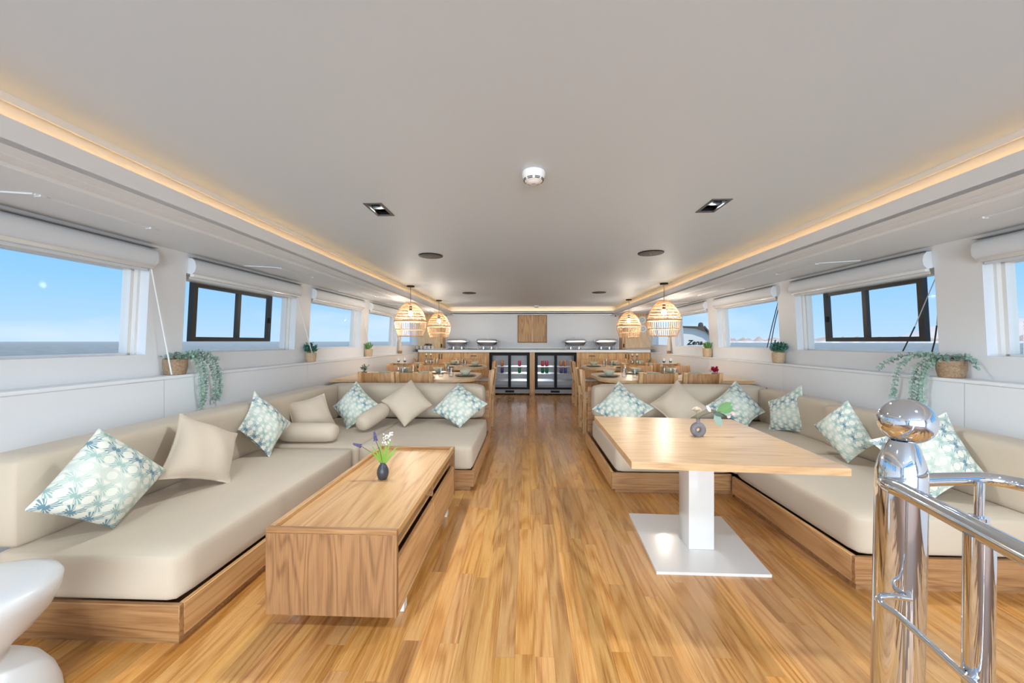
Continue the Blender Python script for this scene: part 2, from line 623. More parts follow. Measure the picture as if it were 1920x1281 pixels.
wall_obj = {}
for sg in (-1, 1):
    fn = lambda d, y, z, sg=sg: (upx(sg, z, d), y, z)
    w = MB()
    w.box(0, .15, YA, YB + .1, ZL - .03, Z_SILL, fn)
    w.box(0, .15, YA, YB + .1, Z_HEAD, 1.80, fn)
    ys = [YA] + [q for ab in WIN for q in ab] + [YB + .1]
    for i in range(0, len(ys), 2):
        w.box(0, .15, ys[i], ys[i + 1], Z_SILL, Z_HEAD, fn)
    # lining behind the lower panels
    xa, xb = sorted((XC + sg * (HL + .012), XC + sg * (HU + .16)))
    w.box(xa, xb, YA, YB + .1, -.05, ZL - .03)
    wo = w.build('wall_' + side(sg), WHITE, smooth=False)
    tag(wo, kind='structure')
    wall_obj[sg] = wo
    # separate lower panels with shadow joints
    ye = [YA, -.8, .78, 2.31, 3.88, 5.41, 6.94, YB]
    for i in range(len(ye) - 1):
        xa, xb = sorted((XC + sg * HL, XC + sg * (HL + .012)))
        MB().rbox(xa, xb, ye[i] + .0015, ye[i + 1] - .0015, .0, ZL - .022, .001, 1).build('panel', WHITE, wo)
    xa, xb = sorted((XC + sg * (HL - .006), XC + sg * (HU + .02)))
    MB().rbox(xa, xb, YA, YB, ZL - .022, ZL, .005, 2).build('ledge', WHITE, wo)

# back wall, aft wall
w = MB().box(-2.7, 2.95, YB, YB + .12, -.05, 2.0)
tag(w.build('wall_back', WHITE, smooth=False), kind='structure')
w = MB()
w.box(-2.75, -2.05, YA - .1, YA, -.05, 2.0)
w.box(2.3, 3.0, YA - .1, YA, -.05, 2.0)
w.box(-2.05, 2.3, YA - .1, YA, 1.87, 2.0)
tag(w.build('wall_aft', WHITE, smooth=False), kind='structure')

# ------------------------------------------------------------------ ceiling with cove
ZC = 1.90
cl = MB()
holes = [(-.908, -.812, 2.045, 2.245), (1.005, 1.105, 2.06, 2.26)]
y0h, y1h = 2.045, 2.26
hx = (-.908, -.812, 1.005, 1.105)
added_rows = [(-1.75, -1.55), (.15, .35)]      # added downlight pairs out of view, put in to brighten the room
yy0 = YA
for (ra, rb) in added_rows:
    cl.box(-2.75, 3.0, yy0, ra, ZC, ZC + .08)
    for a_, b_ in ((-2.75, hx[0]), (hx[1], hx[2]), (hx[3], 3.0)): cl.box(a_, b_, ra, rb, ZC, ZC + .08)
    yy0 = rb
cl.box(-2.75, 3.0, yy0, y0h, ZC, ZC + .08)
cl.box(-2.75, 3.0, y1h, YB + .1, ZC, ZC + .08)
cl.box(-2.75, holes[0][0], y0h, y1h, ZC, ZC + .08)
cl.box(holes[0][1], holes[1][0], y0h, y1h, ZC, ZC + .08)
cl.box(holes[1][1], 3.0, y0h, y1h, ZC, ZC + .08)
cl.box(holes[0][0], holes[0][1], 2.245, y1h, ZC, ZC + .08)
cl.box(holes[1][0], holes[1][1], y0h, 2.06, ZC, ZC + .08)
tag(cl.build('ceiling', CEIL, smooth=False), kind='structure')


def riser(sg, y):
    return (-1.640 - .0170 * (y - 1.1)) if sg < 0 else (1.825 + .0200 * (y - 1.5))


GAP = .085
Y_RB = 8.28   # riser at the forward end
tn = 1
for sg in (-1, 1):
    def fx(d, y, z, sg=sg):
        return (riser(sg, y) + sg * d, y, z)
    m = MB()
    m.box(0, .02, YA, Y_RB + .02, 1.72, ZC, fx)                       # riser
    m.box(-GAP, -GAP + .014, YA, Y_RB - GAP + .014, 1.718, 1.803, fx)      # fascia lip
    m.box(-GAP + .014, .02, YA, Y_RB, 1.776, 1.788, fx)                 # bottom of the trough
    m.box(-.030, -.022, YA, Y_RB - .03, ZC - .026, ZC, fx)                 # corner bead
    o = m.build('trim_%d' % tn, WHITE, smooth=False); tn += 1
    tag(o, kind='structure')
    MB().box(-.070, -.067, YA, Y_RB - GAP + .02, 1.789, 1.799, fx).build('led_strip', LED, o, smooth=False)
    MB().box(-.071, -.062, YA, Y_RB - GAP + .02, 1.8, 1.802, fx).build('led_shroud', WHITE, o, smooth=False)  # added shroud, unseen, keeps the strip's light off the ceiling
    # soffit out to the wall, with the raised batten and grooves
    m = MB()
    def fs(t, y, z, sg=sg):
        xa_ = riser(sg, y) - sg * GAP; xb_ = upx(sg, 1.76, .02)
        return (xa_ + (xb_ - xa_) * t, y, z + .036 * t)
    m.box(0, 1, YA, YB, 1.718, 1.735, fs)
    m.box(.20, .355, YA, YB, 1.703, 1.719, fs)
    m.box(.375, .39, YA, YB, 1.712, 1.719, fs)
    tag(m.build('trim_%d' % tn, WHITE, smooth=False), kind='structure'); tn += 1
m = MB()
xl, xr = riser(-1, Y_RB), riser(1, Y_RB)
m.box(xl, xr, Y_RB, Y_RB + .02, 1.72, ZC)
m.box(xl + .03, xr - .03, Y_RB - .030, Y_RB - .022, ZC - .02, ZC)
m.box(xl + GAP, xr - GAP, Y_RB - GAP, Y_RB - GAP + .014, 1.738, 1.803)
m.box(xl + GAP, xr - GAP, Y_RB - GAP, Y_RB, 1.776, 1.788)
m.box(-2.6, 2.9, Y_RB - GAP, YB, 1.738, 1.755)
o = m.build('trim_%d' % tn, WHITE, smooth=False); tn += 1
tag(o, kind='structure')
MB().box(xl + GAP, xr - GAP, Y_RB - .070, Y_RB - .067, 1.789, 1.799).build('led_strip', LED, o, smooth=False)
MB().box(xl + GAP, xr - GAP, Y_RB - .071, Y_RB - .062, 1.8, 1.802).build('led_shroud', WHITE, o, smooth=False)  # same added shroud along the forward cove

# ------------------------------------------------------------------ windows
wn_i = 1
for sg in (-1, 1):
    for wi, (ya, yb) in enumerate(WIN):
        fn = lambda d, y, z, sg=sg: (upx(sg, z, d), y, z)
        fr = MB()
        t = .035
        fr.box(.085, .14, ya, yb, Z_SILL, Z_SILL + .012, fn)
        fr.box(.085, .14, ya, yb, Z_HEAD - t, Z_HEAD, fn)
        fr.box(.085, .14, ya, ya + t, Z_SILL, Z_HEAD, fn)
        fr.box(.085, .14, yb - t, yb, Z_SILL, Z_HEAD, fn)
        fr.box(.06, .085, ya, ya + t * .45, Z_SILL, Z_HEAD, fn)
        fr.box(.06, .085, yb - t * .45, yb, Z_SILL, Z_HEAD, fn)
        wo = fr.build('window_%d' % wn_i, WHITE_GLOSS, smooth=False); wn_i += 1
        tag(wo, kind='structure')
        MB().box(.108, .113, ya + t, yb - t, Z_SILL + .012, Z_HEAD - t, fn).build('pane', GLASS, wo, smooth=False)
        if wi == 2:   # dark framed sliding sash
            a, b_ = 2.775, 3.665
            z0, z1 = 1.130, 1.592
            xs = .155
            # sash hangs just outside the opening
            f2 = MB()
            bt = .036
            f2.box(xs, xs + .035, a, b_, z0, z0 + bt, fn)
            f2.box(xs, xs + .035, a, b_, z1 - bt, z1, fn)
            f2.box(xs, xs + .035, a, a + bt * 1.15, z0 + bt, z1 - bt, fn)
            f2.box(xs, xs + .035, b_ - bt * 1.15, b_, z0 + bt, z1 - bt, fn)
            sf = f2.build('sash_frame', DARKALU, wo, smooth=False)
            mid = 3.245
            MB().box(xs + .003, xs + .032, mid - .019, mid + .019, z0 + bt, z1 - bt, fn).build('mullion', DARKALU, sf, smooth=False)
            MB().box(xs + .016, xs + .02, a + .04, mid - .018, z0 + bt, z1 - bt, fn).build('pane', GLASS, sf, smooth=False)
            MB().box(xs + .022, xs + .026, mid + .018, b_ - .04, z0 + bt, z1 - bt, fn).build('pane', GLASS, sf, smooth=False)
            MB().rbox(xs - .014, xs + .002, b_ - .06, b_ - .022, 1.31, 1.365, .004, 2, fn).build('latch', BLACK, sf)

# ------------------------------------------------------------------ roller blinds and cords
names_w = ['', 'nearest', 'second', 'third', 'fourth', 'fifth']
for sg in (-1, 1):
    for wi in range(1, 6):
        ya, yb = WIN[wi]
        fn = lambda d, y, z, sg=sg: (upx(sg, z, d), y, z)
        loc = (upx(sg, 1.6, 0), (ya + yb) / 2, 1.6)
        sash = ' with the dark sash' if wi == 2 else ''
        t = thing('roller_blind', 'rolled-up white blind over the %s %s-hand window%s' % (names_w[wi], side(sg), sash), 'blind', loc)
        y0, y1 = ya + .01, yb - .0
        poly = [(0, 0), (.035, -.004), (.055, .018), (.06, .05), (.052, .085), (.03, .108), (0, .112)]
        m = MB()
        vv = []; n = len(poly)
        for yy in (y0, y1):
            for (d, z) in poly: vv.append(fn(-d, yy, 1.612 + z))
        ff = [tuple(range(n))[::-1], tuple(range(n, 2 * n))] + [(k, (k + 1) % n, n + (k + 1) % n, n + k) for k in range(n)]
        m.add(vv, ff)
        m.build('cassette', BLINDM, t, o=loc, ang=60)
        m = MB().rbox(-.038, -.006, y0 + .01, y1 - .01, 1.590, 1.613, .005, 2, fn)
        m.build('bottom_bar', WHITE_GLOSS, t, o=loc)
        MB().box(-.004, .0005, y0 + .015, y1 - .015, 1.575, 1.592, fn).build('hem', BLINDM, t, o=loc, smooth=False)
        MB().box(-.050, -.0, y0, y1, 1.7245, 1.7262, fn).build('gap_shade', plain('gap_shade_grey', lin(165, 165, 165), .6), t, o=loc, smooth=False)  # grey strip painted as the shade in the gap above the cassette
        if sg < 0 and wi in (1, 2, 3):
            p0 = fn(-.035, y1 + .015, 1.46); p1 = (XC + sg * (HL + .02), y1 + .22, ZL + .004)
            if wi == 1: p0 = fn(-.02, y1 - .01, 1.60); p1 = (XC + sg * (HL + .03), y1 + .10, ZL + .004)
            MB().tube([fn(-.004, y1 - .01, 1.6), p0, p1], .0048, 6).build('pull_cord', WHITECORD, t, o=loc)

# flat cable trunking on the soffits
for sg in (-1, 1):
    for wi in range(1, 6):
        ya, yb = WIN[wi]
        def pt(t_, y_, sg=sg):
            xa_ = riser(sg, y_) - sg * GAP; xb_ = upx(sg, 1.76, .02)
            return Vector((xa_ + (xb_ - xa_) * t_, y_, 1.716 + .036 * t_))
        m = MB()
        a, b_, c_ = pt(.86, ya + .41), pt(.54, ya + .44), pt(.52, ya + .94)
        m.obb(a, b_, .014, .006); m.obb(b_, c_, .014, .006)
        m.obb(c_ - Vector((0, .05, 0)), c_ - Vector((0, .03, .0)), .03, .012)
        m.obb(b_ + Vector((0, .01, 0)), b_ + Vector((0, .03, .0)), .03, .012)
        o = m.build('cable_trunking', WHITE, o=tuple(b_), smooth=False)
        tag(o, 'thin white cable strip bent across the soffit above the %s %s-hand window' % (names_w[wi], side(sg)), 'cable strip', 'cable strips on the soffits')

# ------------------------------------------------------------------ outside: sea, shore, hills
def sea_mat():
    m, nt, b = mat_new('sea_water')
    tc = nt.nodes.new('ShaderNodeTexCoord')
    b.inputs['Base Color'].default_value = lin(104, 112, 116)
    b.inputs['Roughness'].default_value = .5
    b.inputs['Specular IOR Level'].default_value = .12
    mp = nt.nodes.new('ShaderNodeMapping'); mp.inputs['Scale'].default_value = (.5, .16, 1)
    nt.links.new(tc.outputs['Object'], mp.inputs[0])
    n1 = nt.nodes.new('ShaderNodeTexNoise'); n1.inputs['Scale'].default_value = 1.6; n1.inputs['Detail'].default_value = 8; n1.inputs['Roughness'].default_value = .65
    nt.links.new(mp.outputs[0], n1.inputs['Vector'])
    bp = nt.nodes.new('ShaderNodeBump'); bp.inputs['Strength'].default_value = 1.0; bp.inputs['Distance'].default_value = 1.4
    nt.links.new(n1.outputs[0], bp.inputs['Height']); nt.links.new(bp.outputs[0], b.inputs['Normal'])
    rp = nt.nodes.new('ShaderNodeValToRGB')
    rp.color_ramp.elements[0].position = .35; rp.color_ramp.elements[0].color = lin(148, 142, 130)
    rp.color_ramp.elements[1].position = .72; rp.color_ramp.elements[1].color = lin(212, 205, 192)
    nt.links.new(n1.outputs[0], rp.inputs[0]); nt.links.new(rp.outputs[0], b.inputs['Base Color'])
    return m


m = MB().add([(-9000, -9000, -1.1), (9000, -9000, -1.1), (9000, 9000, -1.1), (-9000, 9000, -1.1)], [(0, 1, 2, 3)])
tag(m.build('sea', sea_mat(), smooth=False), kind='structure')


def ridge(name, az0, az1, dist, hfun, col, n=120, depth=80):
    m = MB(); vv = []
    for i in range(n + 1):
        az = R(az0 + (az1 - az0) * i / n)
        hh = hfun(az0 + (az1 - az0) * i / n)
        for dd, hz in ((0, -2), (depth * .15, hh * .55), (depth * .5, hh), (depth, -2)):
            vv.append((math.sin(az) * (dist + dd), math.cos(az) * (dist + dd), hz))
    ff = []
    for i in range(n):
        for k in range(3):
            ff.append((i * 4 + k, (i + 1) * 4 + k, (i + 1) * 4 + k + 1, i * 4 + k + 1))
    m.add(vv, ff)
    return tag(m.build(name, col, smooth=True, ang=60), kind='structure')


rr_ = random.Random(11)
ph = [rr_.random() * 6 for _ in range(8)]
def wob(a, s=1): return sum(math.sin(a * (1.7 ** k) * s + ph[k]) / (1.5 ** k) for k in range(7))
HILLFAR = plain('far_hill_haze', lin(240, 216, 200), .9, noise=.1, nscale=.01)  # distance haze mixed into the pale hill colour
HILLNEAR = plain('shore_land_haze', lin(226, 190, 166), .9, noise=.4, nscale=.06)  # haze mixed into the land colour too
SHOREW = plain('shore_buildings', lin(238, 230, 222), .8, noise=.35, nscale=.11)
ridge('hills', 26, 75, 2400, lambda a: 16 + 3 * wob(a, 1.2) + 95 * max(0, 1 - abs(a - 53) / 9) ** 1.3 + 50 * max(0, 1 - abs(a - 47) / 5), HILLFAR, depth=600)
ridge('shore', 10, 75, 900, lambda a: 7.5 + 2.4 * wob(a, 4), HILLNEAR, n=260, depth=120)
ridge('quay', 10, 75, 820, lambda a: 2.2 + .5 * wob(a, 7), SHOREW, n=260, depth=20)

# white motor yacht moored beyond the starboard windows
def yacht():
    loc = (12.9, 30.0, -1.1)
    az = -math.atan2(12.9, 30.0)
    t = thing('motor_yacht', 'white motor yacht moored outside, name lettered on its stern', 'yacht', loc, az)
    H = plain('yacht_white', lin(240, 232, 222), .3)
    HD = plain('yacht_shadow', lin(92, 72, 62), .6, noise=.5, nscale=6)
    CAN = plain('yacht_awning', lin(98, 84, 76), .8)
    # hull: transom and flared sides; local x right, y away, z up from the water
    poly = [(-3.6, 0.0), (3.0, 0.0), (3.3, 1.0), (3.15, 1.62), (-3.6, 1.62), (-3.8, 1.0)]
    MB().prism(poly, 0, 12, 'xz').build('hull', H, t, smooth=False)
    MB().box(-3.3, 2.6, -.05, .3, .95, 1.55).build('recess_shadow', HD, t, smooth=False)  # dark block painted as the shade inside the cockpit recess
    MB().prism([(-3.4, 1.64), (2.4, 1.64), (2.1, 2.3), (1.6, 2.85), (.4, 3.25), (-1.0, 3.4), (-3.4, 3.4)], .05, 8, 'xz').build('superstructure', H, t, smooth=False)
    MB().prism([(1.25, 1.9), (2.75, 1.9), (2.75, 3.32), (1.9, 3.42)], .35, 9, 'xz').build('side_house', H, t, smooth=False)
    MB().prism([(-1.2, 3.48), (.9, 3.40), (1.12, 2.95), (1.72, 2.32), (1.0, 3.0), (.3, 3.28), (-1.2, 3.46)], -.25, 3.5, 'xz').build('awning', CAN, t, smooth=False)
    MB().prism([(.9, 3.4), (1.0, 3.46), (1.78, 2.36), (1.70, 2.3)], -.25, 3.4, 'xz').build('awning_end', CAN, t, smooth=False)
    MB().lathe([(.18, 0), (.2, .1), (.15, .3), (.02, .36)], 12, (.75, 1.5, 3.44)).build('radar_dome', CAN, t)
    MB().box(-3.6, 3.1, -.12, -.0, 1.54, 1.64).build('swim_ledge', H, t, smooth=False)
    lg = MB()
    for k in range(24):
        pass
    lg.lathe([(.2, 0), (.2, .02), (.001, .02)], 20, (0, 0, 0))
    d = bpy.data.curves.new('lettering', 'FONT')
    d.body = 'Zena'; d.size = .52; d.shear = .32; d.offset = .012; d.extrude = .01; d.align_x = 'CENTER'
    tmp = bpy.data.objects.new('tmp_text', d); C.objects.link(tmp)
    bpy.context.view_layer.update()
    me = bpy.data.meshes.new_from_object(tmp.evaluated_get(bpy.context.evaluated_depsgraph_get()))
    bpy.data.objects.remove(tmp); 
    o = bpy.data.objects.new('lettering', me); me.materials.clear(); me.materials.append(BLACK)
    link(o, t); o.location = (.28, .03, 1.98); o.rotation_euler = (R(90), 0, 0)
    o['label'] = 'dark slanted lettering reading Zena'
    m = MB()
    ring = [(2.22 + .21 * math.cos(a * PI / 10), .3, 2.92 + .21 * math.sin(a * PI / 10)) for a in range(20)]
    m.tube(ring, .035, 6, closed=True)
    m.tube([(2.12, .3, 3.02), (2.3, .3, 2.98), (2.15, .3, 2.88), (2.33, .3, 2.84)], .035, 6)
    m.build('emblem', BLACK, t)
    MB().tube([(2.55, 1.5, 3.3), (2.6, 1.5, 6.2)], .03, 6).build('mast', STEEL, t)
    # passerelle rail
    MB().tube([(1.55, -.1, 1.64), (1.75, -.1, 2.2)], .02, 6).build('rail_post', STEEL, t)
yacht()

# small skiff seen low in the nearest starboard window
t = thing('sailing_dinghy', 'small white boat with mast beyond the nearest right-hand window', 'boat', (38.5, 30.5, -1.1), R(40))
HB = plain('dinghy_white', lin(236, 236, 234), .4)
MB().prism([(-1.6, 0), (1.5, 0), (2.0, .5), (-1.7, .45)], -.5, .5, 'xz').build('hull', HB, t, smooth=False)
MB().tube([(0, 0, .4), (0, 0, 3.8)], .03, 6).build('mast', STEEL, t)

# standing rigging of our own boat outside the starboard windows
ROPE = plain('black_rope', lin(66, 60, 56), .7)
ROPE_SUNLIT = plain('sunlit_rope', lin(216, 216, 214), .4)  # sunlight on the upper rope lengths put into this pale colour
for lo, hi, lab in [
        ([(2.823, 2.926, 1.046), (2.818, 2.890, 1.11), (2.813, 2.824, 1.238)], (2.795, 2.655, 1.60), 'rope coloured dark below, sunlit pale above, outside the second right-hand window, nearer its sash'),
        ([(2.823, 2.722, 1.046), (2.818, 2.697, 1.13), (2.813, 2.679, 1.24)], (2.795, 2.640, 1.60), 'rope coloured dark below, sunlit pale above, at the edge of the second right-hand window'),
        ([(2.823, 4.512, 1.046), (2.808, 4.40, 1.30), (2.800, 4.30, 1.52)], (2.795, 4.27, 1.60), 'dark stay outside the third right-hand window, left one of two'),
        ([(2.823, 4.455, 1.046), (2.808, 4.36, 1.30), (2.800, 4.27, 1.52)], (2.795, 4.24, 1.60), 'dark stay outside the third right-hand window, right one of two')]:
    t = thing('rope', lab, 'rope', lo[0], 0, 'stays outside the windows')
    MB().tube(lo, .0045, 6).build('lower_rope', ROPE, t, o=lo[0])
    MB().tube([lo[-1], hi], .003, 6).build('upper_rope', ROPE_SUNLIT if 'pale' in lab else ROPE, t, o=lo[0])

# ------------------------------------------------------------------ sofas
def cushion(m, x0, x1, y0, y1, z0, z1, b=.03, puff=.012, nx=10, ny=10):
    """soft box: rounded edges and a slightly crowned top"""
    bm = bmesh.new()
    bmesh.ops.create_cube(bm, size=1)
    bmesh.ops.subdivide_edges(bm, edges=list(bm.edges), cuts=7, use_grid_fill=True)
    sx, sy, sz = x1 - x0, y1 - y0, z1 - z0
    for v in bm.verts:
        p = Vector((v.co.x * sx, v.co.y * sy, v.co.z * sz))
        # push grid lines towards the edges so that rounding stays tight
        for k, s_ in enumerate((sx, sy, sz)):
            q = p[k] / (s_ / 2)
            q = math.copysign(abs(q) ** .45, q) if abs(q) > 1e-6 else 0
            p[k] = q * s_ / 2
        inner = Vector((max(-sx / 2 + b, min(sx / 2 - b, p.x)), max(-sy / 2 + b, min(sy / 2 - b, p.y)), max(-sz / 2 + b, min(sz / 2 - b, p.z))))
        d = p - inner
        if d.length > 1e-7: p = inner + d.normalized() * b
        u = 1 - (2 * p.x / sx) ** 2; w = 1 - (2 * p.y / sy) ** 2; h_ = 1 - (2 * p.z / sz) ** 2
        p.z += puff * math.copysign(1, p.z) * max(0, u) ** .5 * max(0, w) ** .5 * (1 if p.z > 0 else 0)
        p.x += puff * .8 * math.copysign(1, p.x) * (abs(2 * p.x / sx) ** 6) * max(0, h_) * max(0, w) ** .3
        p.y += puff * .8 * math.copysign(1, p.y) * (abs(2 * p.y / sy) ** 6) * max(0, h_) * max(0, u) ** .3
        v.co = (x0 + sx / 2 + p.x, y0 + sy / 2 + p.y, z0 + sz / 2 + p.z)
    m.bm(bm)
    return m


ZB, ZS, ZT = .155, .335, .675   # base top, seat top, back top


def sofa(name, label, x0, x1, y0, y1, seats, backs, panels, plinth, group):
    loc = ((x0 + x1) / 2, (y0 + y1) / 2, 0)
    t = thing(name, label, 'sofa', loc, 0, group)
    for (a, b_, c_, d_, z0, z1, mt) in panels:
        MB().rbox(a, b_, c_, d_, z0, z1, .002, 1).build('base_panel', mt, t, o=loc)
    a, b_, c_, d_ = plinth
    MB().box(a, b_, c_, d_, 0, .034).build('plinth', OAKX_SHADED, t, o=loc, smooth=False)
    for q in seats:
        cushion(MB(), *q, ZB, ZS, .028, .010).build('seat_cushion', BEIGE, t, o=loc, ang=70)
    for q in backs:
        cushion(MB(), *q[:4], q[4], q[5], q[6] if len(q) > 6 else .03, .010).build('back_cushion', BEIGE, t, o=loc, ang=70)
    return t


# port (left) run along the wall
sofa('sofa_module', 'beige wall-side sofa run on the left, behind the coffee table', -2.31, -1.28, 1.325, 2.76,
     [(-2.02, -1.30, 1.335, 2.74)],
     [(-2.165, -1.945, 1.35, 2.76, ZS - .005, ZT)],
     [(-1.30, -1.28, 1.345, 2.76, .034, ZB, OAKY), (-2.30, -1.28, 1.325, 1.345, .034, ZB, OAKX_SHADED), (-2.30, -1.30, 1.345, 2.76, .034, .05, OAKX_SHADED)],
     (-2.28, -1.30, 1.345, 2.76), 'lounge sofas')
# port transverse run
sofa('sofa_module', 'beige sofa run across the saloon on the left, back to the dining tables', -2.31, -.40, 2.80, 4.09,
     [(-2.30, -1.29, 2.765, 3.85), (-1.285, -.415, 2.80, 3.85)],
     [(-2.165, -1.955, 2.77, 3.81, ZS - .005, ZT), (-2.14, -.45, 3.82, 4.04, ZS - .005, ZT, .06)],
     [(-1.28, -.40, 2.80, 2.82, .034, ZB, OAKX_SHADED), (-.42, -.40, 2.82, 4.05, .034, ZB, OAKY), (-2.30, -.42, 2.82, 4.05, .034, .05, OAKX_SHADED), (-2.30, -.41, 4.045, 4.065, .034, .60, OAKX_SHADED)],
     (-2.28, -.43, 2.83, 4.05), 'lounge sofas')
# starboard transverse run
sofa('sofa_module', 'beige sofa run across the saloon on the right, behind the pedestal table', .63, 2.56, 2.80, 4.09,
     [(.665, 1.50, 2.80, 3.85), (1.505, 2.55, 2.765, 3.85)],
     [(.69, 2.44, 3.85, 4.06, ZS - .005, ZT, .06), (2.31, 2.465, 2.98, 3.84, ZS - .005, ZT - .02)],
     [(.63, 1.50, 2.80, 2.82, .034, ZB, OAKX_SHADED), (.63, .65, 2.82, 4.05, .034, ZB, OAKY), (.65, 2.55, 2.82, 4.05, .034, .05, OAKX_SHADED), (.655, 2.55, 4.065, 4.085, .034, .64, OAKX_SHADED)],
     (.66, 2.53, 2.83, 4.05), 'lounge sofas')
# starboard run along the wall
sofa('sofa_module', 'beige wall-side sofa run on the right, beside the steel handrail', 1.48, 2.56, 1.745, 2.76,
     [(1.50, 2.33, 1.755, 2.74)],
     [(2.275, 2.465, 1.74, 2.97, ZS - .005, ZT - .03, .035)],
     [(1.48, 1.50, 1.765, 2.76, .034, ZB, OAKY), (1.48, 2.55, 1.745, 1.765, .034, ZB, OAKX_SHADED), (1.50, 2.55, 1.765, 2.76, .034, .05, OAKX_SHADED)],
     (1.50, 2.53, 1.765, 2.76), 'lounge sofas')


# ------------------------------------------------------------------ throw pillows
def pillow(name, label, corners, mat, thick=.15, flip=1, group=None, uvrot=0):
    T, Rr, B, Lf = [Vector(c) for c in corners]
    # grid (u along L->R bottom to top): corners u,v: (0,1)=T,(1,1)=R,(1,0)=B,(0,0)=L
    n = 14
    nrm = ((Rr - Lf).cross(T - B)).normalized()
    camv = Vector((0, 0, 1.13)) - (T + B + Rr + Lf) / 4
    if nrm.dot(camv) < 0: nrm = -nrm
    ctr = (T + B + Rr + Lf) / 4
    m = MB(); m.uv = []
    rj = random.Random(hash(label) % 1000)
    k1, k2 = 2.3, 3.1
    for sgn in (1, -1):
        for j in range(n + 1):
            for i in range(n + 1):
                u, v = i / n, j / n
                p = Lf * (1 - u) * (1 - v) + B * u * (1 - v) + T * (1 - u) * v + Rr * u * v
                a, b_ = 2 * u - 1, 2 * v - 1
                # edges bow inward between the corners
                pin = .11
                q = p + (ctr - p) * (pin * ((1 - a * a) * b_ ** 4 + (1 - b_ * b_) * a ** 4))
                hh = max(0, (1 - a ** 2) * (1 - b_ ** 2)) ** .62 * thick * .6
                hh *= 1 + .06 * math.sin(k1 * a * 3 + k2 * b_)
                q = q + nrm * sgn * hh
                m.v.append(tuple(q)); m.uv.append((u, v) if not uvrot else (v, u))
    W = n + 1
    for s_ in range(2):
        for j in range(n):
            for i in range(n):
                f = (s_ * W * W + j * W + i, s_ * W * W + j * W + i + 1, s_ * W * W + (j + 1) * W + i + 1, s_ * W * W + (j + 1) * W + i)
                m.f.append(f if s_ == 0 else f[::-1])
    # stitch seam: share outline by small quads
    def idx(s_, i, j): return s_ * W * W + j * W + i
    loc = tuple(B if B.z < ctr.z else ctr)
    o = m.build(name, mat, o=loc, ang=180)
    # piping along the seam
    sub = o.modifiers.new('weld', 'WELD'); sub.merge_threshold = .0006
    ss = o.modifiers.new('smooth', 'SUBSURF'); ss.levels = 1; ss.render_levels = 1
    tag(o, label, 'pillow', group)
    return o


P_PILL = [
    ('printed', 'large palm-print pillow on the left sofa nearest the white stool', [(-1.836, 1.530, 0.780), (-1.742, 1.759, 0.504), (-1.720, 1.491, 0.335), (-1.793, 1.241, 0.525)], .17),
    ('plain', 'plain beige pillow between the two palm-print pillows of the left wall sofa', [(-1.894, 1.964, 0.740), (-1.771, 2.220, 0.567), (-1.654, 2.020, 0.335), (-1.761, 1.703, 0.472)], .15),
    ('printed', 'palm-print pillow standing on a corner beside the horizontal bolster', [(-1.946, 2.592, 0.779), (-1.778, 2.749, 0.518), (-1.760, 2.484, 0.335), (-1.894, 2.375, 0.553)], .15),
    ('plain', 'plain beige pillow propped upright behind the horizontal bolster', [(-1.99, 3.001, .624), (-1.782, 3.216, .675), (-1.612, 3.183, .333), (-1.892, 2.938, .347)], .13),
    ('printed', 'palm-print pillow in the left sofa corner behind the tilted bolster', [(-1.663, 3.577, 0.745), (-1.342, 3.420, 0.520), (-1.617, 3.290, 0.335), (-1.814, 3.421, 0.522)], .14),
    ('plain', 'plain beige pillow standing on a corner in the middle of the left transverse sofa', [(-1.160, 3.718, 0.765), (-0.894, 3.587, 0.509), (-1.114, 3.351, 0.335), (-1.394, 3.461, 0.573)], .15),
    ('printed', 'palm-print pillow at the aisle end of the left transverse sofa', [(-0.689, 3.747, 0.731), (-0.351, 3.551, 0.535), (-0.607, 3.351, 0.335), (-0.925, 3.487, 0.471)], .14),
    ('printed', 'palm-print pillow at the aisle end of the right transverse sofa', [(0.894, 3.679, 0.745), (1.148, 3.415, 0.529), (0.841, 3.272, 0.335), (0.602, 3.484, 0.503)], .14),
    ('plain', 'plain beige pillow on the right transverse sofa, the only plain one there', [(1.479, 3.736, 0.752), (1.659, 3.487, 0.520), (1.349, 3.409, 0.335), (1.174, 3.627, 0.532)], .14),
    ('printed', 'palm-print pillow behind the ring vase flowers on the right transverse sofa', [(2.075, 3.804, 0.742), (2.250, 3.611, 0.467), (2.020, 3.519, 0.335), (1.702, 3.640, 0.508)], .14),
    ('printed', 'palm-print pillow sitting flat-sided in the right sofa corner', [(2.20, 3.50, 0.583), (2.38, 3.33, 0.760), (2.355, 3.187, 0.362), (2.165, 3.44, 0.327)], .13),
    ('printed', 'palm-print pillow on the right wall sofa left of the steel ball', [(2.111, 2.543, 0.762), (2.117, 2.344, 0.501), (2.052, 2.472, 0.335), (2.018, 2.736, 0.539)], .14),
    ('printed', 'palm-print pillow partly hidden behind the steel newel post', [(2.244, 2.091, 0.753), (2.245, 1.912, 0.472), (2.005, 1.937, 0.335), (1.891, 2.147, 0.583)], .15),
]
for i, (kind, lab, cs, th) in enumerate(P_PILL):
    pillow('pillow', lab, cs, PATTERN if kind == 'printed' else BEIGE2, th, group='%s pillows on the sofas' % ('palm-print' if kind == 'printed' else 'plain beige'))


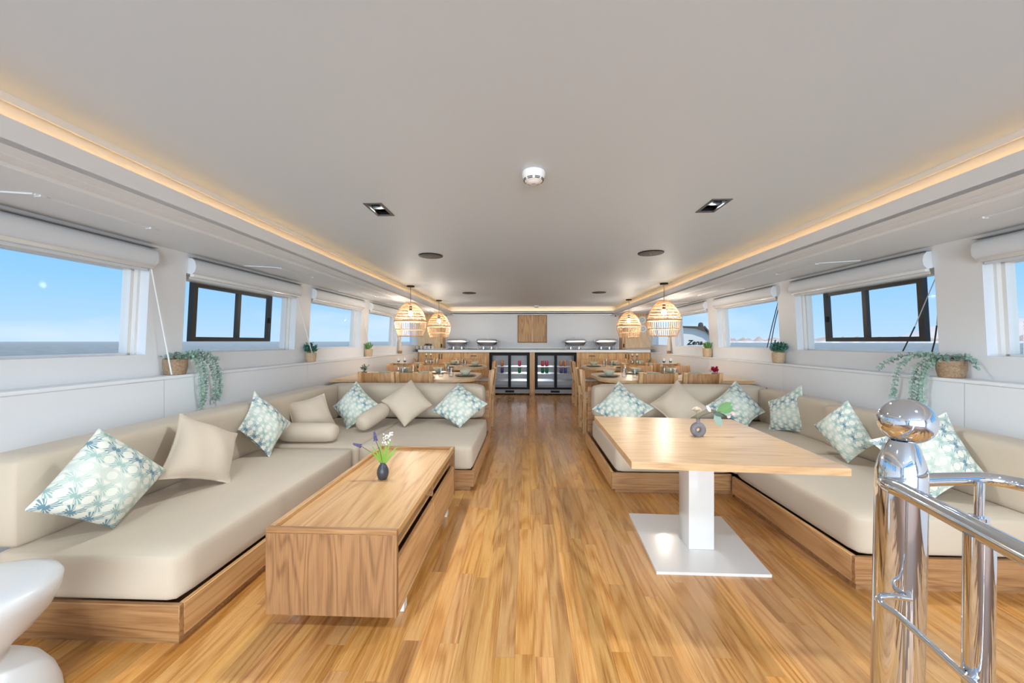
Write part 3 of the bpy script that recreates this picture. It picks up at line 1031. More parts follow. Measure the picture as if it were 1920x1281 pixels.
def bolster(label, a, b_, r):
    a = Vector(a); b_ = Vector(b_)
    d = (b_ - a).normalized()
    pts, rr = [], []
    ln = (b_ - a).length
    prof = [(0, .35), (.012, .75), (.035, .93), (.07, 1.0)]
    for s_, q in prof: pts.append(a + d * s_); rr.append(r * q)
    pts.append(a + d * ln * .5); rr.append(r * 1.015)
    for s_, q in prof[::-1]: pts.append(b_ - d * s_); rr.append(r * q)
    o = MB().tube(pts, rr, 20).build('bolster', BEIGE2, o=tuple((a + b_) / 2 - Vector((0, 0, r))), ang=60)
    return tag(o, label, 'bolster', 'beige bolsters')


bolster('beige bolster cushion lying level on the left sofa corner', (-1.93, 2.855, .418), (-1.485, 2.87, .418), .073)
bolster('beige bolster cushion tilted against the corner palm-print pillow', (-1.43, 3.14, .415), (-1.33, 3.46, .50), .074)

# ------------------------------------------------------------------ coffee table
loc = (-.757, 1.985, 0)
t = thing('coffee_table', 'low oak coffee table with tray top, open shelf and drawers', 'table', loc)
X0, X1, Y0, Y1 = -1.015, -.498, 1.41, 2.56
zt, zb = .405, .07
MB().rbox(X0, X1, Y0, Y0 + .02, zb, zt - .018, .0015, 1).build('end_panel', OAKZ_SHADED, t, o=loc)
MB().rbox(X0, X1, Y1 - .02, Y1, zb, zt - .018, .0015, 1).build('end_panel', OAKZ_SHADED, t, o=loc)
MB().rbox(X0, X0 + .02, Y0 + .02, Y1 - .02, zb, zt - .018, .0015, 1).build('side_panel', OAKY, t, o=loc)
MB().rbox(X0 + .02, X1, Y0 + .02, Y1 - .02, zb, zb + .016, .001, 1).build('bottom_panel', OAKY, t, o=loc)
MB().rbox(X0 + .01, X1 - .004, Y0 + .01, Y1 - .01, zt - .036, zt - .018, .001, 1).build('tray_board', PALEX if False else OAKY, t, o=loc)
for (a, b_, c_, d_) in ((X0, X1, Y0, Y0 + .022), (X0, X1, Y1 - .022, Y1)):
    MB().rbox(a, b_, c_, d_, zt - .018, zt, .002, 1).build('rim', OAKX_SHADED, t, o=loc)
for (a, b_) in ((X0, X0 + .022), (X1 - .022, X1)):
    MB().rbox(a, b_, Y0 + .022, Y1 - .022, zt - .018, zt, .002, 1).build('rim', OAKY, t, o=loc)
MB().rbox(X0 + .02, X1 - .03, Y0 + .02, Y1 - .02, .288, .302, .001, 1).build('shelf', OAKY, t, o=loc)
MB().rbox(X0 + .02, X1 - .006, 1.978, 1.992, .302, zt - .036, .001, 1).build('divider', OAKX_SHADED, t, o=loc)
for a, b_ in ((Y0 + .024, 1.983), (1.987, Y1 - .024)):
    MB().rbox(X1 - .02, X1 - .002, a, b_, zb + .02, .278, .0015, 1).build('drawer', OAKY, t, o=loc)
for sx in (X0 + .035, X1 - .035):
    for sy in (Y0 + .15, Y1 - .16):
        MB().rbox(sx - .02, sx + .02, sy - .02, sy + .02, 0, zb, .002, 1).build('foot', WHITE_GLOSS, t, o=loc)

# egg vase with grape hyacinths
vloc = (-.777, 1.985, zt - .018)
o = MB().lathe([(.012, 0), (.02, .002), (.026, .012), (.03, .028), (.031, .04), (.028, .056), (.021, .072), (.014, .082), (.012, .088), (.009, .086), (.008, .07)], 24).build('bud_vase', DARKCERAMIC)
o.location = vloc
tag(o, 'small charcoal egg-shaped vase on the coffee table', 'vase')
t = thing('flower_sprig', 'purple grape hyacinths and green blades in the charcoal egg vase', 'flowers', (vloc[0], vloc[1], vloc[2] + .075))
rl = random.Random(5)
blades = [(.16, .02, 75), (.15, -.04, 95), (.14, .05, 60), (.13, -.02, 100), (.12, -.09, 120), (.15, .0, 82), (.11, .07, 55), (.13, -.06, 110)]
for ln, yy, an in blades:
    d = Vector((math.cos(R(an)), yy, math.sin(R(an))))
    p = Vector((0, 0, 0)); side_ = d.cross(Vector((0, 1, 0))).normalized()
    m = MB(); pts = []
    for k in range(6):
        s_ = k / 5
        q = p + d * ln * s_ + Vector((d.x * .03 * s_ * s_, yy * .1 * s_ * s_, -.015 * s_ ** 3))
        w = .007 * (1 - s_ ** 2) + .0006
        pts += [q - side_ * w, q + side_ * w]
    m.add(pts, [(2 * k, 2 * k + 1, 2 * k + 3, 2 * k + 2) for k in range(5)])
    m.build('leaf_blade', LEAFB, t)
for (dx, dz, bx, flat) in ((-.115, .105, -.07, 1), (-.035, .135, -.02, 0)):
    top_ = Vector((dx, -.01, dz))
    m = MB().tube([(0, 0, 0), (bx * .6, -.004, dz * .55), top_], .0018, 5)
    st = m.build('stem', TWIG, t)
    m = MB()
    d = Vector((-.045, 0, .012)) if flat else Vector((-.008, 0, .05))
    for k in range(34):
        s_ = k / 34
        c_ = top_ + d * s_
        an = k * 2.4
        rr = .008 * (1 - .6 * s_)
        px_ = d.normalized().orthogonal().normalized(); py_ = d.normalized().cross(px_)
        m.ball(c_ + (px_ * math.cos(an) + py_ * math.sin(an)) * rr, .0042 * (1 - .4 * s_), 6)
    m.build('blossom', MUSC, st)
st = MB().tube([(0, 0, 0), (.01, .01, .09), (.02, .01, .15)], .0016, 5).tube([(.015, .01, .12), (.045, .005, .165)], .0012, 5).build('stem', STEMM, t)
m = MB()
for k in range(26):
    m.ball((.018 + rl.uniform(-.016, .016), rl.uniform(-.01, .02), .115 + rl.uniform(0, .055)), .0042, 6)
for k in range(8): m.ball((.045 + rl.uniform(-.01, .008), .005 + rl.uniform(-.008, .008), .158 + rl.uniform(0, .02)), .0042, 6)
m.build('blossom', WHITEF, st)

# ------------------------------------------------------------------ pedestal table
loc = (.93, 2.13, 0)
t = thing('pedestal_table', 'oak-topped table on a white square column and plate', 'table', loc)
TT = .60
top = [(.478, 2.672), (1.392, 2.60), (1.352, 1.612), (.462, 1.668)]
MB().prism(top, TT - .032, TT, 'xy').build('table_top', PALEX, t, o=loc, smooth=False)
MB().rbox(.83, 1.04, 2.02, 2.24, TT - .038, TT - .032, .001, 1).build('mounting_plate', WHITE_GLOSS, t, o=loc)
MB().rbox(.868, 1.002, 2.04, 2.17, .014, TT - .038, .003, 2).build('column', WHITE_GLOSS, t, o=loc)
MB().prism([(.662, 2.455), (1.238, 2.435), (1.172, 1.835), (.628, 1.838)], 0, .014, 'xy').build('base_plate', WHITE_GLOSS, t, o=loc, smooth=False)

# ring vase with flower spray
vl = (.955, 2.125, TT)
t = thing('ring_vase', 'small grey ring-shaped vase on the pedestal table', 'vase', vl)
m = MB()
ring = [(.026 * math.cos(a * PI / 14), 0, .038 + .026 * math.sin(a * PI / 14)) for a in range(28)]
m.tube(ring, .0165, 12, closed=True)
m.lathe([(.018, 0), (.02, .004), (.015, .012)], 16)
m.build('ring_body', GREYCERAMIC, t)
MB().lathe([(.011, .076), (.0095, .082), (.009, .092), (.0115, .098), (.008, .097), (.007, .08)], 16).build('neck', GREYCERAMIC, t)
t = thing('flower_sprig', 'cream blossom and green leaves in the grey ring vase', 'flowers', (vl[0], vl[1], vl[2] + .085))
MB().tube([(0, 0, 0), (-.005, 0, .03), (-.008, 0, .055)], .0018, 5).build('stem', STEMM, t)
m = MB()
for k in range(70):
    z_ = rl.random(); a = k * 2.399
    rr = math.sqrt(k / 70)
    d = Vector((math.cos(a) * rr, math.sin(a) * rr, 1.1 - rr)).normalized()
    m.leaf(Vector((-.008, 0, .055)) + d * .004, d, Vector((0, 0, 1)), .024, .010)
m.build('blossom', CREAMF, t)
st = MB().tube([(0, 0, 0), (.02, 0, .03), (.07, 0, .05), (.13, .0, .055), (.19, 0, .05)], .002, 6).build('stem', TWIG, t)
for (px_, dz, an, ln, w, mt) in ((.07, .05, 125, .05, .02, WHITEF), (.09, .05, -70, .085, .042, LEAFE), (.10, .055, 35, .095, .042, LEAFG), (.12, .055, 10, .07, .03, LEAFG), (.08, .05, -20, .06, .026, LEAFD), (.15, .055, 45, .05, .02, LEAFG), (.13, .05, -15, .05, .022, LEAFE)):
    m = MB().leaf((px_, 0, dz), (math.cos(R(an)), -.15, math.sin(R(an))), (0, -1, .3), ln, w, .1)
    m.build('leaf', mt, st)
m = MB()
for (cx_, cz_) in ((.165, .028), (.19, .045), (.175, .055)):
    for k in range(9):
        a = k * .7
        m.leaf((cx_, 0, cz_), (math.cos(a), -.5, math.sin(a)), (0, -1, 0), .013, .008)
m.build('blossom', PINKF, t)

# ------------------------------------------------------------------ white stool
m = MB().lathe([(.0, .445), (.10, .447), (.16, .444), (.185, .435), (.192, .42), (.188, .39), (.17, .34), (.135, .29), (.098, .25), (.085, .225), (.088, .205), (.115, .185), (.15, .15), (.175, .10), (.188, .05), (.192, .012), (.185, 0)][::-1], 48)
o = m.build('stool', plain('stool_white', lin(216, 215, 213), .3), ang=60)
o.location = (-1.615, 1.0, 0)
o.scale = (1, 1, .93)
tag(o, 'white moulded hourglass stool at the left edge in front of the sofa', 'stool')


# ------------------------------------------------------------------ steel stair rail
def arc(p0, p1, p2, n=8):
    p0, p1, p2 = Vector(p0), Vector(p1), Vector(p2)
    return [p0 * (1 - s_) ** 2 + p1 * 2 * s_ * (1 - s_) + p2 * s_ ** 2 for s_ in [k / n for k in range(n + 1)]]


loc = (.853, .885, 0)
t = thing('stair_railing', 'polished steel stair railing with ball-topped newel post', 'railing', loc)
zr = .813
lean = lambda x_, y_, z_: (x_ + (z_ - .9) * .02, y_, z_)
m = MB().lathe([(.044, 0), (.044, .80), (.0435, .835), (.040, .855), (.029, .892), (.022, .905)], 40, (.853, .885, 0), fn=lean)
m.build('newel_post', CHROME, t, o=loc, ang=30)
np_ = t
m = MB().ball((.866, .888, .948), .0505, 40)
b_o = m.build('ball_finial', CHROME, t, o=loc, ang=80)
MB().lathe([(.05, 0), (.06, 0), (.06, .006), (.05, .012), (.046, .014)], 32, (.835, .885, 0)).build('base_flange', CHROME, t, o=loc)
# handrail running aft
pts = arc((.838, .90, .80), (.795, .875, zr), (.798, .822, zr), 8) + [Vector((.758, .66, zr)), Vector((.733, .56, zr)), Vector((.70, .42, zr)), Vector((.64, .12, zr)), Vector((.60, -.2, zr))]
MB().tube(pts, .0165, 18).build('handrail', CHROME, t, o=loc)
# handrail across the stairwell head, then aft
pts = [Vector((.87, .885, zr)), Vector((.95, .897, zr))] + arc((1.03, .905, zr), (1.105, .915, zr), (1.10, .82, zr), 10) + [Vector((1.06, .55, zr)), Vector((1.0, .1, zr))]
MB().tube(pts, .0145, 18).build('handrail', CHROME, t, o=loc)
MB().tube([(.748, .655, 0), (.756, .655, .805)], .0185, 24).build('baluster', CHROME, t, o=loc)
MB().lathe([(.034, 0), (.034, .008), (.02, .01)], 24, (.748, .655, 0)).build('base_flange', CHROME, t, o=loc)
MB().tube([(1.005, .885, 0), (1.02, .885, .735)], .0165, 24).build('baluster', CHROME, t, o=loc)
MB().lathe([(.03, 0), (.03, .008), (.018, .01)], 24, (1.005, .885, 0)).build('base_flange', CHROME, t, o=loc)
MB().tube([(1.02, .885, .73), (1.022, .885, zr)], .008, 16).build('rail_pin', CHROME, t, o=loc)
MB().tube([(.64, .12, 0), (.64, .12, .805)], .0185, 20).build('baluster', CHROME, t, o=loc)
zm = .575
pts = [Vector((.842, .868, .60)), Vector((.83, .85, .585))] + arc((.825, .84, zm), (.735, .865, zm), (.752, .79, zm), 8) + [Vector((.735, .70, zm)), Vector((.72, .62, zm)), Vector((.66, .40, zm)), Vector((.60, .12, zm)), Vector((.56, -.2, zm))]
MB().tube(pts, .0065, 12).build('mid_rail', CHROME, t, o=loc)
MB().tube([(.722, .64, zm), (.75, .655, zm)], .008, 12).build('rail_clip', CHROME, t, o=loc)

# ------------------------------------------------------------------ ceiling fittings
def place(o, loc_): o.location = loc_; return o


for i, (x_, y_, big) in enumerate(((.03, 1.70, 1), (.205, 8.0, .9))):
    t = thing('smoke_detector', ['white dome smoke detector on the ceiling nearest the camera', 'small white smoke detector on the ceiling near the back cove'][i], 'smoke detector', (x_, y_, ZC))
    MB().lathe([(.0, -.052), (.02, -.052), (.024, -.049), (.028, -.046), (.040, -.042), (.047, -.030), (.052, -.018), (.053, -.004), (.05, 0)], 32).build('housing', PLASTIC, t)
    m = MB()
    for k in range(8):
        a0 = k * PI / 4 + .12; a1 = (k + 1) * PI / 4 - .12
        for zz, r_ in ((-.0405, .0425), (-.0355, .0455)):
            m.tube([(math.cos(a0 + (a1 - a0) * s_) * r_, math.sin(a0 + (a1 - a0) * s_) * r_, zz) for s_ in (0, .33, .66, 1)], .0017, 5)
    m.build('vent_slots', BLACK, t)
    MB().lathe([(.009, -.0535), (.009, -.052), (.0, -.0535)], 16).build('test_button', plain('button_grey', lin(190, 190, 190), .5), t)

all_holes = holes + [(a_, b_, ra, rb) for (ra, rb) in added_rows for (a_, b_) in ((hx[0], hx[1]), (hx[2], hx[3]))]
dl_lab = ['black twin recessed downlight in the ceiling on the left', 'black twin recessed downlight in the ceiling on the right'] + \
         ['added black twin downlight overhead, out of view, %s' % q for q in ('aft left', 'aft right', 'above the stairs left', 'above the stairs right')]  # lamps added out of view for more light in the lounge
for i, (x0, x1, y0, y1) in enumerate(all_holes):
    t = thing('recessed_downlight', dl_lab[i], 'downlight', ((x0 + x1) / 2, (y0 + y1) / 2, ZC))
    w_, d_ = (x1 - x0) / 2, (y1 - y0) / 2
    m = MB()
    b_ = .010
    for q in ((-w_ - .004, w_ + .004, -d_ - .004, -d_ + b_), (-w_ - .004, w_ + .004, d_ - b_, d_ + .004), (-w_ - .004, -w_ + b_, -d_ + b_, d_ - b_), (w_ - b_, w_ + .004, -d_ + b_, d_ - b_)):
        m.box(*q, -.004, .002)
    m.build('frame', plain('downlight_frame', lin(86, 86, 88), .5), t, smooth=False)
    m = MB()
    m.box(-w_ + .001, w_ - .001, -d_ + .001, d_ - .001, .075, .079)
    for q in ((-w_, -w_ + .003, -d_, d_), (w_ - .003, w_, -d_, d_), (-w_, w_, -d_, -d_ + .003), (-w_, w_, d_ - .003, d_)): m.box(*q, .002, .075)
    m.box(-w_, w_, -.003, .003, .002, .05)
    m.build('housing', BLACK, t, smooth=False)
    for sy in (-1, 1):
        c_ = (0, sy * d_ * .5, 0)
        lm = MB().lathe([(.036, .016), (.034, .03), (.026, .05), (.016, .06), (.014, .058), (.024, .048), (.031, .03), (.034, .016)], 24, c_).build('reflector', BRASS, t)
        MB().lathe([(.015, .052), (.013, .056), (.0, .056)], 16, c_).build('bulb', SPOTGLOW, lm)
    ld = bpy.data.lights.new('downlight_beam', 'SPOT'); ld.energy = 60; ld.spot_size = R(150); ld.spot_blend = .6; ld.color = (.86, .94, 1); ld.shadow_soft_size = .04
    lo = bpy.data.objects.new('downlight_beam', ld); link(lo, t); lo.location = (0, 0, .012)

for i, (x_, y_, lab) in enumerate(((-.862, 3.315, 'left, nearer the camera'), (1.075, 3.29, 'right, nearer the camera'), (-.915, 5.89, 'left, farther from the camera'), (1.13, 5.9, 'right, farther from the camera'))):
    t = thing('ceiling_speaker', 'round black speaker grille in the ceiling, ' + lab, 'speaker', (x_, y_, ZC), 0, 'ceiling speakers')
    MB().lathe([(.098, -.007), (.106, -.006), (.109, -.001), (.109, .0)], 40).build('rim', BLACK, t)
    MB().lathe([(.0, -.010), (.06, -.0095), (.098, -.0075), (.098, -.004)], 40).build('grille', GRILLE, t)
    MB().lathe([(.006, -.0115), (.006, -.009)], 10).build('badge', STEEL, t)

# ------------------------------------------------------------------ rattan pendant lamps
def pendant_mesh():
    t = thing('pendant_lamp', 'x', 'pendant lamp', (0, 0, ZC), 0, 'rattan pendant lamps')
    MB().lathe([(.05, -.018), (.052, -.014), (.052, 0), (.05, 0)], 24).build('canopy', BLACK, t)
    MB().tube([(0, 0, -.015), (0, 0, -.285)], .0035, 6).build('cord', CORDM, t)
    MB().lathe([(.02, -.345), (.022, -.29), (.012, -.28)], 14).build('lamp_holder', BLACK, t)
    MB().lathe([(.012, -.335), (.02, -.35), (.032, -.375), (.034, -.395), (.026, -.415), (.001, -.425)], 16).build('bulb', BULB, t)
    prof = [(.062, -.235), (.095, -.262), (.128, -.30), (.160, -.345), (.184, -.39), (.203, -.44), (.213, -.49), (.213, -.545), (.204, -.585), (.195, -.61), (.178, -.655), (.160, -.70)]

    def rad(z):
        for (r0, z0), (r1, z1) in zip(prof, prof[1:]):
            if z1 <= z <= z0: return r0 + (r1 - r0) * (z0 - z) / (z0 - z1)
        return prof[-1][0]
    m = MB()
    N_ = 60
    for k in range(N_):
        a = 2 * PI * k / N_
        zs = [-.235, -.29, -.345, -.40, -.46, -.49]
        m.tube([(rad(z) * math.cos(a), rad(z) * math.sin(a), z) for z in zs], .0021, 3, caps=False)
    for z in (-.275, -.315, -.352, -.395, -.43):
        for dz in (0, -.006):
            m.tube([(rad(z + dz) * math.cos(k * PI / 12), rad(z + dz) * math.sin(k * PI / 12), z + dz) for k in range(24)], .0024, 3, closed=True)
    m.build('upper_weave', RATTAN, t)
    m = MB()
    for k in range(44):
        a = 2 * PI * k / 44
        zs = [-.49, -.53, -.57, -.61, -.66, -.70]
        m.tube([(rad(z) * math.cos(a), rad(z) * math.sin(a), z) for z in zs], .0021, 3, caps=False)
    m.build('lower_ribs', RATTAN, t)
    for z in (-.237, -.485, -.495, -.605, -.698):
        MB().tube([((rad(z) + .001) * math.cos(k * PI / 16), (rad(z) + .001) * math.sin(k * PI / 16), z) for k in range(32)], .0052, 6, closed=True).build('hoop', RATTAN, t)
    return t


p0 = pendant_mesh()
for i, (x_, y_, lab) in enumerate(((-1.606, 5.1, 'left side, nearer the camera'), (-1.639, 6.9, 'left side, farther from the camera'), (1.86, 6.9, 'right side, farther from the camera'), (1.806, 5.0, 'right side, nearer the camera'))):
    o = p0 if i == 0 else copy_tree(p0)
    o.location = (x_, y_, ZC)
    o.rotation_euler = (0, 0, i * .3)
    o['label'] = 'woven rattan basket pendant lamp over the dining tables, ' + lab
for o in [q for q in bpy.data.objects if q.name.startswith('pendant_lamp')]:
    ld = bpy.data.lights.new('pendant_light', 'POINT'); ld.energy = 12; ld.color = (1, .90, .78); ld.shadow_soft_size = .035
    lo = bpy.data.objects.new('pendant_light', ld); link(lo, o); lo.location = (0, 0, -.45)

# ------------------------------------------------------------------ dining chairs
CHAIRW = wood('chair_oak_z', lin(226, 188, 140), lin(208, 164, 112), lin(166, 120, 76), 'Z', rough=.42, tone=.08)
CHAIRX = wood('chair_oak_x', lin(200, 152, 102), lin(182, 134, 84), lin(142, 98, 58), 'Z', rough=.42, tone=.08)


def chair_mesh():
    t = thing('dining_chair', 'x', 'chair', (0, 0, 0), 0, 'oak dining chairs')
    hw, hb, hf = .19, -.20, .21
    for sx in (-1, 1):
        m = MB()
        x_ = sx * hw
        for (ya, za, yb, zb_) in ((hb + .02, 0, hb + .02, .43), (hb + .02, .43, hb - .025, .775)):
            m.obb((x_, ya, za), (x_, yb, zb_), .040, .04, (0, 1, 0))
        m.rbox(x_ - .020, x_ + .020, hb - .046, hb - .006, .765, .79, .008, 2)
        m.build('back_leg', CHAIRW, t)
        MB().rbox(x_ - .017, x_ + .017, hf - .036, hf, 0, .43, .004, 1).build('front_leg', CHAIRW, t)
        MB().rbox(x_ - .011, x_ + .011, hb + .03, hf - .03, .375, .425, .002, 1).build('side_rail', CHAIRW, t)
        MB().rbox(x_ - .010, x_ + .010, hb + .03, hf - .03, .17, .20, .002, 1).build('stretcher', CHAIRW, t)
    MB().rbox(-hw, hw, hf - .03, hf - .008, .375, .425, .002, 1).build('front_rail', CHAIRW, t)
    MB().rbox(-hw, hw, hb + .01, hb + .03, .375, .425, .002, 1).build('back_rail', CHAIRW, t)
    MB().rbox(-hw, hw, hb + .012, hb + .028, .10, .13, .002, 1).build('stretcher', CHAIRW, t)
    # curved back board
    m = MB(); n = 10; pts = []
    for k in range(n + 1):
        u = -1 + 2 * k / n
        x_ = u * (hw - .012); yb = hb + .012 - .045 * (1 - u * u)
        for (dy, z_) in ((0.0, .575), (-.02, .775), (.016, .575), (-.004, .775)):
            pts.append((x_, yb + dy + .012, z_))
    fs = []
    for k in range(n):
        a = 4 * k; b_ = a + 4
        fs += [(a, b_, b_ + 1, a + 1), (a + 2, a + 3, b_ + 3, b_ + 2), (a + 1, b_ + 1, b_ + 3, a + 3), (a, a + 2, b_ + 2, b_)]
    fs += [(0, 1, 3, 2), (4 * n, 4 * n + 2, 4 * n + 3, 4 * n + 1)]
    m.add(pts, fs)
    m.build('backrest', CHAIRX, t)
    cushion(MB(), -.185, .185, -.175, .20, .425, .462, .016, .006).build('seat_pad', PADWHITE, t, ang=70)
    return t


ch0 = chair_mesh()
used = [False]


def chair(x_, y_, rz, label):
    o = ch0 if not used[0] else copy_tree(ch0)
    used[0] = True
    o.location = (x_, y_, 0); o.rotation_euler = (0, 0, rz); o['label'] = label
    return o


NF = ('front', 'rear')
# near chairs have their backs to the camera; far chairs face it
CH = {(-1, 0): [(-1.70, 4.385, 0), (-1.268, 4.385, 0), (-1.89, 5.30, PI), (-1.40, 5.30, PI), (-.645, 4.79, PI / 2)],
      (-1, 1): [(-2.0, 6.21, 0), (-1.50, 6.21, 0), (-2.07, 7.28, PI), (-1.62, 7.28, PI), (-.79, 6.74, PI / 2)],
      (1, 0): [(1.92, 4.385, 0), (1.44, 4.385, 0), (2.15, 5.30, PI), (1.62, 5.30, PI), (.885, 4.80, -PI / 2)],
      (1, 1): [(2.2, 6.21, 0), (1.70, 6.21, 0), (2.32, 7.28, PI), (1.77, 7.28, PI), (1.03, 6.74, -PI / 2)]}
where = ['back to camera, by the wall', 'back to camera, by the aisle', 'facing camera, by the wall', 'facing camera, by the aisle', 'sideways at the aisle end']
for (sg, ti), L_ in CH.items():
    for k, (x_, y_, rz) in enumerate(L_):
        chair(x_, y_, rz, 'oak chair at %s %s dining table, %s' % (NF[ti], side(sg), where[k]))

# ------------------------------------------------------------------ dining tables and what stands on them
TZ = .69
TBL = {(-1, 0): (-2.29, -.615, 4.27, 5.33), (-1, 1): (-2.29, -.75, 6.12, 7.22), (1, 0): (.86, 2.54, 4.27, 5.33), (1, 1): (1.0, 2.54, 6.12, 7.22)}


def table_top(x0, x1, y0, y1, round_right):
    n = 14; r = .28
    pts = []
    if round_right:
        pts += [(x0, y0)]
        pts += [(x1 - r + r * math.sin(k / n * PI / 2), y0 + r - r * math.cos(k / n * PI / 2)) for k in range(n + 1)]
        pts += [(x1 - r + r * math.cos(k / n * PI / 2), y1 - r + r * math.sin(k / n * PI / 2)) for k in range(n + 1)]
        pts += [(x0, y1)]
    else:
        pts += [(x1, y0), (x1, y1)]
        pts += [(x0 + r - r * math.sin(k / n * PI / 2), y1 - r + r * math.cos(k / n * PI / 2)) for k in range(n + 1)]
        pts += [(x0 + r - r * math.cos(k / n * PI / 2), y0 + r - r * math.sin(k / n * PI / 2)) for k in range(n + 1)]
    return pts


TOPM = wood('dining_top_oak', lin(232, 200, 158), lin(219, 182, 134), lin(184, 142, 96), 'X', rough=.32, coat=.2, tone=.05, cont=.3)
plate_me = MB().lathe([(.05, 0), (.10, .003), (.135, .013), (.137, .015), (.10, .008), (.0, .006)], 28).build('plate', GREENPLATE)
bowl_me = MB().lathe([(.03, 0), (.036, .001), (.055, .02), (.068, .045), (.072, .066), (.069, .066), (.062, .045), (.04, .014), (.0, .010)], 24).build('bowl', BOWLM)
glass_me = MB().lathe([(.026, 0), (.03, .002), (.035, .05), (.038, .105), (.036, .105), (.033, .05), (.027, .008), (.0, .007)], 20).build('drinking_glass', DRINKGLASS)
mats_used = {'plate': plate_me, 'bowl': bowl_me, 'drinking_glass': glass_me}
first = {'plate': True, 'bowl': True, 'drinking_glass': True}


def ware(kind, p, label, cat, group):
    o = mats_used[kind]
    if first[kind]: first[kind] = False
    else:
        o = o.copy(); C.objects.link(o)
    o.location = p
    return tag(o, label, cat, group)


def bottle_mesh():
    t = thing('water_bottle', 'x', 'bottle', (0, 0, 0), 0, 'stoppered bottles on the dining tables')
    MB().lathe([(.03, 0), (.036, .003), (.037, .10), (.033, .125), (.016, .155), (.0125, .18), (.0125, .198), (.0105, .198), (.0105, .16), (.03, .12), (.033, .1), (.032, .006), (.0, .005)], 20).build('glass_body', BOTTLEGLASS, t)
    MB().lathe([(.008, .19), (.0135, .199), (.0145, .206), (.012, .222), (.004, .226)], 14).build('stopper', PLASTIC, t)
    MB().tube([(.0145, 0, .178), (.017, 0, .192), (.0, 0, .212), (-.017, 0, .192), (-.0145, 0, .178)], .0016, 5).build('wire_bail', BLACK, t)
    MB().lathe([(.0138, .176), (.0150, .178), (.0150, .186), (.0138, .188)], 14).build('neck_band', BLACK, t)
    return t


